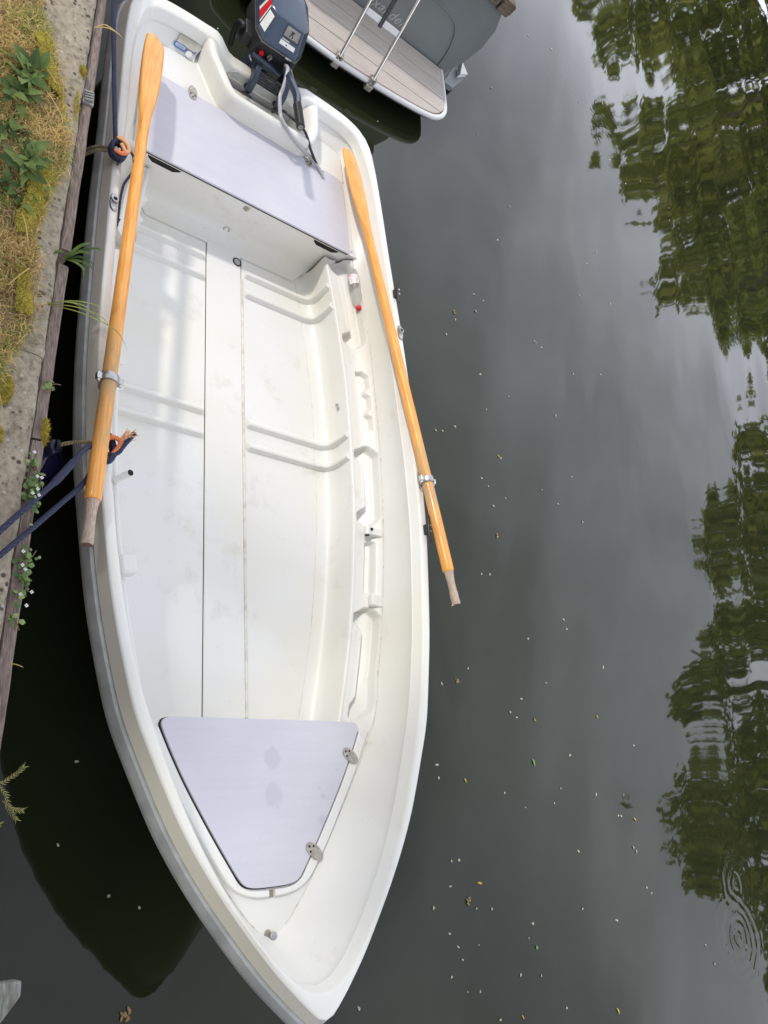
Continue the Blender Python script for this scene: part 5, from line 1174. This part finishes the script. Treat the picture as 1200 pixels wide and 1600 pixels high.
g = G(); g.add([c0 + Vector((0.004, -0.012, -0.01)), c0 + Vector((0.004, 0.012, -0.01)), c0 + dv * 0.7 + Vector((0.01, 0.03, 0)), c0 + dv * 0.7 + Vector((0.01, 0.0, 0)), c0 + Vector((-0.01, -0.012, -0.01)), c0 + Vector((-0.01, 0.012, -0.01)), c0 + dv * 0.7 + Vector((-0.004, 0.03, 0)), c0 + dv * 0.7 + Vector((-0.004, 0.0, 0))], [(0, 1, 2, 3), (4, 7, 6, 5), (0, 4, 5, 1), (1, 5, 6, 2), (2, 6, 7, 3), (3, 7, 4, 0)]); lp(g, 'ladder_strap', M['black'])
# name on the transom
tcu = bpy.data.curves.new('name', 'FONT'); tcu.body = 'Alexander'; tcu.size = 0.098; tcu.extrude = 0.0012; tcu.shear = 0.25; tcu.space_character = 1.05
to = bpy.data.objects.new('tmp', tcu); COL.objects.link(to); bpy.context.view_layer.update()
me = bpy.data.meshes.new_from_object(to.evaluated_get(bpy.context.evaluated_depsgraph_get())); bpy.data.objects.remove(to)
for v in me.vertices: a = v.co.copy(); v.co = (-3.7575 + a.z, 0.935 + a.x, 0.198 + a.y)
me.materials.clear(); me.materials.append(M['launchtxt'])
o = bpy.data.objects.new('lettering', me); link(o, LA); o.matrix_parent_inverse = LI
# trim corner at the waterline
g = G(); g.prism([(-3.75, 1.90), (-3.75, 2.00), (-3.96, 2.16), (-4.02, 2.06)], 0.045, 0.085); lp(g, 'trim_tab', M['launch'], bevel=0.004)
g = G(); g.add([(-3.90, 2.06, 0.088), (-3.99, 2.17, 0.088), (-4.05, 2.10, 0.088), (-3.90, 2.06, 0.13), (-3.99, 2.17, 0.12), (-4.05, 2.10, 0.14)], [(0, 2, 1), (3, 4, 5), (0, 1, 4, 3), (1, 2, 5, 4), (2, 0, 3, 5)]); lp(g, 'trim_corner', M['rim'])

# ================================================================== BANK VEGETATION
GE = sm([(-2.6, -1.10), (-1.9, -1.13), (-1.31, -1.118), (-1.10, -1.07), (-0.93, -1.026), (-0.73, -0.988), (-0.60, -1.000), (-0.50, -1.035), (-0.435, -1.04), (-0.318, -1.064), (-0.2, -1.045), (-0.03, -1.035), (0.06, -1.065), (0.125, -1.092), (0.214, -1.115), (0.5, -1.16), (2.0, -1.3)])
def gy(x): return interp(x, GE)
rows = []
for i in range(120):
    x = -2.6 + 4.6 * i / 119; r = []
    for k in range(14):
        q = k / 13; y = gy(x) + 0.012 * mnoise.noise(Vector((x * 14, 2, 0))) - 0.9 * q ** 1.6
        r.append((x, y, 0.728 + 0.020 * sstep(0, 0.1, q) + 0.015 * mnoise.noise(Vector((x * 6, y * 6, 4))) * min(1, q * 6) - (0.01 if k == 0 else 0)))
    rows.append(r)
g = G(); g.grid(rows); tag(g.make('earth_cover', M['soil'], smooth=60), kind='structure', label='crumbly earth under the dry grass')
def blades(name, m_, n, area, hmin, hmax, wd_, lean, label, cat, seed, zf=None, keep=None):
    rnd = random.Random(seed); vs = []; fs = []
    c = 0; tries = 0
    while c < n and tries < n * 8:
        tries += 1
        x, y = area(rnd)
        if keep and not keep(x, y, rnd): continue
        c += 1; z = (zf(x, y) if zf else 0.742); a = rnd.uniform(0, 2 * PI); h = rnd.uniform(hmin, hmax); ln = abs(rnd.gauss(lean, 0.3)); w2 = wd_ * rnd.uniform(0.6, 1.3)
        d = Vector((math.cos(a), math.sin(a), 0)); s_ = Vector((-d.y, d.x, 0)) * w2; p = Vector((x, y, z - 0.004)); up = Vector((0, 0, 1))
        m1 = p + d * h * 0.35 * ln + up * h * 0.55; t = p + d * h * (0.55 * ln + 0.5 * min(ln, 1)) + up * h * max(0.08, 0.95 - 0.7 * ln)
        i = len(vs); vs += [p - s_, p + s_, m1 + s_ * 0.8, m1 - s_ * 0.8, t]; fs += [(i, i + 1, i + 2, i + 3), (i + 3, i + 2, i + 4)]
    me = bpy.data.meshes.new(name); me.from_pydata([tuple(v) for v in vs], [], fs); me.materials.append(m_)
    o = bpy.data.objects.new(name, me); link(o); return tag(o, label, cat, kind='stuff')
def area(rnd):
    if rnd.random() < 0.36: x = rnd.uniform(-2.4, 1.9); return x, gy(x) - 0.1 - rnd.random() ** 1.2 * 1.3
    x = rnd.uniform(-2.0, 0.5); return x, gy(x) - rnd.random() ** 1.3 * 0.34
def patch(x, y, s_=0.0): return mnoise.noise(Vector((x * 4.2 + s_, y * 5.0, s_)))
blades('dry_grass', M['dry'], 32000, area, 0.02, 0.062, 0.0011, 1.0, 'dry straw coloured grass matted along the bank', 'grass', 1, keep=lambda x, y, r: patch(x, y) > -0.25 or r.random() < 0.45)
blades('green_grass', M['grn'], 14000, area, 0.02, 0.055, 0.0013, 0.8, 'short green grass patches among the dry grass', 'grass', 2, keep=lambda x, y, r: patch(x, y, 7.0) > 0.05 or r.random() < 0.12)
def mossz(x, y):
    d = gy(x) - y; return 0.738 + 0.032 * sstep(-0.012, 0.03, d) + 0.008 * mnoise.noise(Vector((x * 20, y * 20, 0)))
def marea(rnd): x = rnd.uniform(-1.9, 0.30); return x, gy(x) + rnd.uniform(-0.060, 0.010) + 0.010 * mnoise.noise(Vector((x * 30, 1, 2)))
blades('moss', M['moss'], 30000, marea, 0.006, 0.016, 0.0013, 0.5, 'yellow green moss cushion along the edge of the grass', 'moss', 3, zf=mossz, keep=lambda x, y, r: mnoise.noise(Vector((x * 3.5, 3, 1))) + 0.5 * mnoise.noise(Vector((x * 11, y * 16, 6))) > 0.02)
# small moss cushions on the concrete, each its own thing
def cushion(x, y, z, rx, ry, h, n, label, seed):
    rnd = random.Random(seed); e = empty('moss_cushion', (x, y, z), label, 'moss', 'moss cushions on the concrete edging')
    rows = [[(rx * math.cos(2 * PI * k / 18) * r * (1 + .15 * math.sin(3 * k + seed)), ry * math.sin(2 * PI * k / 18) * r * (1 + .15 * math.cos(2 * k + seed)), h * (1 - r * r) - 0.004) for k in range(18)] for r in (1, 0.85, 0.6, 0.3, 0.02)]
    g = G(); g.grid(rows, True); g.make('cushion', M['moss'], e, smooth=80)
    vs = []; fs = []
    for k in range(n):
        a = rnd.uniform(0, 2 * PI); r = rnd.random() ** 0.5; p = Vector((rx * math.cos(a) * r, ry * math.sin(a) * r, h * (1 - r * r) - 0.003)); d = Vector((rnd.gauss(0, .5) + p.x / rx * .7, rnd.gauss(0, .5) + p.y / ry * .7, 1)).normalized() * rnd.uniform(0.006, 0.015); s_ = Vector((-d.y, d.x, 0.0)).normalized() * 0.0012 if d.xy.length > 1e-4 else Vector((0.0012, 0, 0))
        i = len(vs); vs += [p - s_, p + s_, p + d]; fs.append((i, i + 1, i + 2))
    me = bpy.data.meshes.new('moss_tips'); me.from_pydata([tuple(v) for v in vs], [], fs); me.materials.append(M['moss']); o = bpy.data.objects.new('moss_tips', me); link(o, e); o['kind'] = 'stuff'
cushion(-1.092, -0.957, 0.722, 0.036, 0.014, 0.016, 700, 'bright yellow moss cushion at the board joint near the stern', 1)
cushion(-0.93, -0.966, 0.722, 0.13, 0.009, 0.008, 700, 'thin strip of yellow moss along the board joint', 2)
cushion(0.228, -1.092, 0.732, 0.050, 0.022, 0.018, 800, 'round moss cushion beside the pitted concrete', 3)
cushion(0.375, -1.105, 0.732, 0.035, 0.024, 0.016, 600, 'small moss cushion nearest the blue ropes', 4)
cushion(0.31, -0.962, 0.697, 0.045, 0.010, 0.012, 400, 'olive moss on the board top by the fender', 5)

def leaf_geo(g_, base, d, up, L_, W, curl=0.3, fold=0.25, n=6, lobed=False):
    """one leaf with midrib fold and curl"""
    d = Vector(d).normalized(); up = Vector(up); side = d.cross(up).normalized(); up = side.cross(d).normalized(); rows = []
    for i in range(n + 1):
        t = i / n; wv = W * (math.sin(PI * (0.06 + 0.94 * t) ** 0.85) if t < 1 else 0.02) * (1 - 0.15 * t)
        if lobed: wv *= 0.72 + 0.34 * abs(math.sin(t * 9.4))
        c = Vector(base) + d * (L_ * t) + up * (L_ * curl * (t - t * t * 1.7))
        rows.append([c - side * wv + up * (wv * fold), c, c + side * wv + up * (wv * fold)])
    g_.grid(rows)
def weed(x, y, z, label, leaves, m_, seed, name='broadleaf_weed', cat='plant', sc=1.0, lobed=False, spread=(-0.05, 0.6)):
    rnd = random.Random(seed); e = empty(name, (x, y, z), label, cat, 'weeds growing on the bank')
    for k in range(leaves):
        a = 2 * PI * k / leaves * 1.0 + rnd.gauss(0, 0.35); el = rnd.uniform(*spread); d = Vector((math.cos(a) * math.cos(el), math.sin(a) * math.cos(el), math.sin(el)))
        g = G(); L_ = rnd.uniform(0.030, 0.085) * sc; leaf_geo(g, d * 0.010 + Vector((rnd.gauss(0, .020), rnd.gauss(0, .016), rnd.uniform(0, .012))), d, (rnd.gauss(0, .35), rnd.gauss(0, .35), 1), L_, L_ * rnd.uniform(0.18, 0.29), curl=rnd.uniform(0.05, 0.35), lobed=lobed); g.make('leaf', m_, e, smooth=60)
    g = G(); g.tube([(0, 0, -0.03), (0, 0, 0.012)], 0.006, 8); g.make('root_crown', M['stem'], e)
    return e
weed(-0.905, -1.135, 0.768, 'large leafy green weed at the top of the bank grass', 40, M['weed'], 1, sc=1.0)
weed(-0.80, -1.165, 0.768, 'narrow leaved weed just below the large leafy weed', 26, M['weed'], 2, sc=0.9)
weed(-0.545, -1.115, 0.768, 'dandelion like weed with jagged leaves in the dry grass', 30, M['weed'], 3, sc=1.0, lobed=True)
weed(-0.435, -1.125, 0.752, 'small jagged weed below the dandelion like weed', 16, M['weed'], 4, sc=0.85, lobed=True)
weed(-0.66, -1.17, 0.75, 'low green weed between the two leaf rosettes', 20, M['weed'], 5, sc=0.8)
# loose straws lying across the grass, each its own thing
for k, (px_, py_, a_, L_, lb) in enumerate(((-0.95, -1.09, 0.9, 0.10, 'pale straw lying across the grass above the large weed'), (-0.84, -1.07, 0.8, 0.12, 'long pale straw lying beside the large leafy weed'), (-0.30, -1.10, 0.3, 0.09, 'pale straw lying on the dry grass near the grass tuft'), (-0.12, -1.10, 2.6, 0.10, 'pale straw lying at the lower end of the dry grass'))):
    g = G(); d_ = Vector((math.cos(a_), math.sin(a_), 0)); p_ = Vector((px_, py_, 0.785)); g.tube(spline([p_ - d_ * L_ / 2, p_ + Vector((0, 0, 0.006)), p_ + d_ * L_ / 2 - Vector((0, 0, 0.006))], 4), 0.0013, 5)
    tag(g.make('straw', M['dry']), lb, 'straw', 'loose straws on the bank')
# grass tuft in the gap between the boards
def tuft(x, y, z, label, spec, m_, name='grass_tuft', w2=0.004):
    e = empty(name, (x, y, z), label, 'grass', 'grass tufts hanging over the bank edge')
    for (dx, dy, h, sag) in spec:
        P = spline([(0, 0, -0.01), (dx * 0.35, dy * 0.35, h * 0.8), (dx * 0.75, dy * 0.75, h), (dx, dy, h - sag)], 5); d = Vector((dx, dy, 0)); s_ = Vector((-d.y, d.x, 0)).normalized(); rows = []
        for i, p in enumerate(P):
            t = i / (len(P) - 1); ww = w2 * (0.7 + 0.6 * t) * (1 - t ** 3) + 0.0003; rows.append([p - s_ * ww + Vector((0, 0, ww * 0.4)), p, p + s_ * ww + Vector((0, 0, ww * 0.4))])
        g = G(); g.grid(rows); g.make('blade', m_, e, smooth=60)
tuft(-0.315, -0.948, 0.70, 'bright green grass tuft in the gap between the timber boards', [(-0.05, 0.10, 0.05, 0.01), (0.0, 0.085, 0.03, 0.02), (0.02, 0.10, 0.02, 0.05), (0.05, 0.07, 0.02, 0.05), (-0.01, 0.06, 0.05, 0.0), (0.03, -0.05, 0.04, 0.02), (-0.04, 0.05, 0.06, 0.0)], M['weed'], w2=0.0055)
tuft(-0.10, -1.0, 0.735, 'long thin grass stems reaching over the dark gap', [(-0.03, 0.16, 0.04, 0.02), (0.0, 0.13, 0.045, 0.03), (0.03, 0.20, 0.05, 0.05), (0.07, 0.26, 0.05, 0.06), (-0.01, 0.10, 0.03, 0.02)], M['grn'], w2=0.0020)
tuft(-1.345, -0.925, 0.732, 'short pale grass stalk over the board by the stern rope', [(0.0, 0.10, 0.02, 0.01), (0.01, 0.06, 0.03, 0.0)], M['dry'], w2=0.0025)
tuft(0.98, -1.0, 0.705, 'thin pale stalk lying across the end board', [(0.01, 0.035, 0.006, 0.004)], M['dry'], w2=0.0010)
# trailing small leaved plants with tiny white flowers
def trail(x, y, z, label, n, sx_, sy_, seed, flowers=4):
    rnd = random.Random(seed); e = empty('trailing_plant', (x, y, z), label, 'plant', 'small trailing plants on the timber boards')
    for k in range(n):
        px, py = rnd.gauss(0, sx_), rnd.gauss(0.004, sy_); pz = abs(rnd.gauss(0.015, 0.010)) - max(0, py - 0.045) * 0.5; r = rnd.uniform(0.004, 0.010)
        nrm = Vector((rnd.gauss(0, .35), rnd.gauss(0.15, .35), 1)).normalized(); a = nrm.orthogonal().normalized(); b = nrm.cross(a); c = Vector((px, py, pz)); g = G()
        m_ = 10; g.add([c] + [c + (a * math.cos(2 * PI * j / m_) + b * math.sin(2 * PI * j / m_)) * r * (1 if j % 2 else 0.82) - nrm * r * 0.15 for j in range(m_)], [(0, 1 + j, 1 + (j + 1) % m_) for j in range(m_)]); g.make('leaf', M['ivy'], e, smooth=60)
    for k in range(4):
        g = G(); q = (rnd.gauss(0, sx_ * 1.2), rnd.gauss(0.02, sy_ * 1.3)); g.tube(spline([(0, 0, 0), (q[0] * .5, q[1] * .5, 0.018), (q[0], q[1], 0.010)], 4), 0.0012, 5); g.make('stem', M['stem'], e)
    for k in range(flowers):
        c = Vector((rnd.gauss(0, sx_), rnd.gauss(0.01, sy_), 0.034)); g = G()
        for j in range(4): g.disc(c + Vector((0.003 * math.cos(j * PI / 2), 0.003 * math.sin(j * PI / 2), 0)), (0.2 * math.cos(j * PI / 2), 0.2 * math.sin(j * PI / 2), 1), 0.0022, 0.0006, 7)
        g.make('flower', M['white'], e, smooth=0)
trail(0.505, -0.990, 0.70, 'clump of small round leaves with white flowers above the ropes', 62, 0.032, 0.012, 1, 5)
trail(0.43, -0.992, 0.705, 'little sprig of pale leaves at the upper end of the flowering clump', 18, 0.025, 0.012, 5, 1)
trail(0.735, -0.993, 0.70, 'trailing leafy clump with white flowers below the ropes', 52, 0.042, 0.012, 2, 6)
trail(0.165, -0.972, 0.70, 'three round green leaves on the middle edge board', 7, 0.018, 0.012, 3, 0)
trail(0.86, -1.01, 0.705, 'few small leaves at the end of the concrete edging', 7, 0.018, 0.010, 4, 0)
# narrow leaved twig at the end of the bank
TW = empty('leafy_twig', (1.272, -1.022, 0.70), 'narrow leaved twig reaching over the water at lower left', 'plant', 'weeds growing on the bank')
rnd = random.Random(9)
for (pts) in ([(0, 0, 0), (0.0, 0.03, 0.02), (-0.025, 0.065, 0.03), (-0.045, 0.085, 0.035)], [(0, 0.02, 0.015), (0.03, 0.045, 0.02), (0.075, 0.065, 0.015), (0.105, 0.085, 0.012)], [(0, 0, 0), (0.04, 0.015, 0.01), (0.08, 0.02, 0.0), (0.115, 0.022, 0.0)], [(0.10, -0.02, 0), (0.115, 0.02, 0.0), (0.118, 0.045, 0.0)], [(0.05, 0.04, 0.016), (0.075, 0.07, 0.02), (0.08, 0.10, 0.015)]):
    pts = [(a_ * 0.78, b_ * 0.82, c_) for a_, b_, c_ in pts]
    P = spline(pts, 5); g = G(); g.tube(P, 0.0009, 5); g.make('stem', M['stem'], TW)
    for i, p in enumerate(P[2:]):
        for s_ in (-1, 1):
            g = G(); d = (P[min(i + 3, len(P) - 1)] - P[i + 1]).normalized(); d = (d + Vector((-d.y, d.x, 0.1)) * s_ * 0.7).normalized(); leaf_geo(g, p, d, (0, 0, 1), rnd.uniform(0.009, 0.016), 0.0011, 0.1, 0.2, 3); g.make('leaf', M['twig'], TW, smooth=60)

# ================================================================== FLOATING PETALS AND LEAVES
Cp = cam.location if False else Vector((1.432, -1.652, 2.825))
def on_water(px, py, z=0.0):
    v = R0 * ((px - 600) / 1244.0) + R1 * ((py - 800) / 1244.0) + R2; t = (z - Cp.z) / v.z; p = Cp + v * t; return p.x, p.y
def petal_mesh(seed, L_, W):
    g = G(); leaf_geo(g, (-L_ / 2, 0, 0), (1, 0, 0), (0, 0, 1), L_, W, 0.25, 0.35, 5); rnd = random.Random(seed)
    vs = [Vector(v) + Vector((0, 0, rnd.uniform(0.0, 0.001))) for v in g.v]
    me = bpy.data.meshes.new('petal'); me.from_pydata([tuple(v) for v in vs], [], g.f); me.shade_smooth(); return me
PM = [petal_mesh(1, 0.017, 0.0050), petal_mesh(2, 0.014, 0.0060), petal_mesh(3, 0.021, 0.0042), petal_mesh(4, 0.010, 0.0042)]
for m_ in PM: m_.materials.append(M['petal'])
PX = [(795, 322), (743, 487), (711, 499), (697, 523), (691, 673), (680, 672), (711, 667), (750, 585), (837, 535), (795, 620), (782, 716), (771, 791), (790, 779), (752, 747), (872, 788), (777, 838), (752, 897), (765, 897), (880, 968), (885, 983), (825, 998), (731, 1044), (715, 1064), (942, 1043), (853, 1067), (814, 1092), (836, 1125), (797, 1113), (807, 1121), (685, 1215), (683, 1195), (788, 1239), (821, 1262), (876, 1232), (866, 1255), (931, 1241), (974, 1242), (966, 1274), (970, 1275), (903, 1330), (994, 1331), (989, 1324), (717, 1344), (1010, 1387), (677, 1419), (703, 1385), (744, 1420), (768, 1420), (832, 1443), (826, 1466), (839, 1481), (813, 1524), (845, 1524), (730, 1550), (750, 1549), (723, 1500), (705, 1527), (885, 1575), (782, 1593), (702, 1459), (748, 1477), (716, 1480), (910, 1419), (963, 1438), (1102, 1477), (1116, 1505), (1018, 1395), (862, 78), (802, 28), (825, 55), (746, 210), (768, 138), (904, 160), (777, 375), (796, 323), (931, 394), (917, 412), (938, 241), (952, 250), (977, 287), (1000, 283), (968, 288), (905, 462), (835, 533), (846, 543), (740, 460), (755, 470), (953, 475), (895, 584), (1045, 325), (1060, 413), (1150, 410), (1110, 225), (1080, 125), (1165, 65), (1190, 90), (1046, 345), (938, 585), (868, 650), (760, 640), (893, 745), (846, 765), (910, 815), (705, 1345), (890, 1180), (990, 1165), (690, 1069), (763, 760), (560, 1595 - 20), (90, 1320), (170, 1400), (217, 1418), (120, 1190), (590, 190), (340, 45)]
rnd = random.Random(31)
for k, (px, py) in enumerate(PX):
    x, y = on_water(px, py)
    far_ = max(1.0, (Vector((x, y, 0)) - Cp).length / 4.2)
    o = bpy.data.objects.new('petal', PM[rnd.choice((0, 0, 1, 1, 2, 3))]); o.location = (x, y, 0.0015); o.rotation_euler = (rnd.gauss(0, .12), rnd.gauss(0, .12), rnd.uniform(0, 2 * PI)); sc = rnd.uniform(0.75, 1.25) * min(1.5, far_ ** 0.5); o.scale = (sc, sc, sc); link(o)
    tag(o, 'tiny pale petal floating on the dark water', 'petal', 'petals floating on the water')
def floater(px, py, L_, W, m_, label, rz, name='floating_leaf', cat='leaf'):
    x, y = on_water(px, py); g = G(); leaf_geo(g, (-L_ / 2, 0, 0), (1, 0, 0), (0, 0, 1), L_, W, 0.22, 0.25, 7); o = g.make(name, m_, None, smooth=60); o.location = (x, y, 0.003); o.rotation_euler = (0, 0, rz); tag(o, label, cat, 'leaves floating on the water'); return o
floater(834, 1193, 0.050, 0.0075, M['leafgrn'], 'bright green narrow leaf floating alone on the water', 0.35)
floater(750, 1380, 0.042, 0.006, M['leafyel'], 'yellow leaf floating above the brown catkin', 1.35)
floater(992, 1281, 0.032, 0.006, M['leafyel'], 'curled yellow leaf floating near mirrored trees, level with the bow lid', 0.9)
floater(966, 1581, 0.046, 0.006, M['leafyel'], 'long yellow leaf floating at the bottom edge', 0.55)
floater(817, 1590, 0.028, 0.004, M['leafyel'], 'short yellow leaf at the bottom edge, nearer the bow', 0.6)
floater(933, 1121, 0.028, 0.005, M['leafyel'], 'short yellow leaf floating right of the bow lid', 0.6)
floater(727, 1220, 0.026, 0.005, M['leafyel'], 'small yellow leaf floating close to the bow side', 0.6)
floater(779, 714, 0.030, 0.005, M['leafyel'], 'small yellow leaf floating right of the oarlock', 0.7)
floater(838, 1481, 0.020, 0.007, M['leafgrn'], 'tiny round green leaf floating below the petals', 0.2)
floater(941, 162, 0.05, 0.010, M['leafyel'], 'yellow leaf floating on the mirrored tree at top', 0.5)
def catkin(px, py, label, sc=1.0, seed=1):
    x, y = on_water(px, py); rnd = random.Random(seed); e = empty('floating_catkin', (x, y, 0.002), label, 'catkin', 'catkins floating on the water')
    for k in range(9):
        g = G(); a = rnd.uniform(0, 2 * PI); leaf_geo(g, (rnd.gauss(0, 0.008) * sc, rnd.gauss(0, 0.005) * sc, 0.001), (math.cos(a), math.sin(a), 0.3), (0, 0, 1), 0.014 * sc, 0.004 * sc, 0.2, 0.3, 3); g.make('scale_leaf', M['brownbit'], e, smooth=60)
    g = G(); g.tube([(0, 0, 0.002), (0.022 * sc, -0.004, 0.003)], 0.0012, 5); g.make('stalk', M['stem'], e)
catkin(731, 1407, 'brown forked catkin floating off the bow', 1.2, 1)
catkin(776, 837, 'tan catkin floating right of the oar grip', 0.9, 2)
catkin(709, 487, 'tan catkin floating beside the aft cleat', 1.0, 3)
catkin(714, 1063, 'pale curled catkin floating beside the hull', 0.8, 4)
catkin(197, 1586, 'ragged brown catkin floating at the bottom left of the bow', 1.3, 5)
catkin(835, 1124, 'pair of pale scales floating right of the bow lid', 0.7, 6)
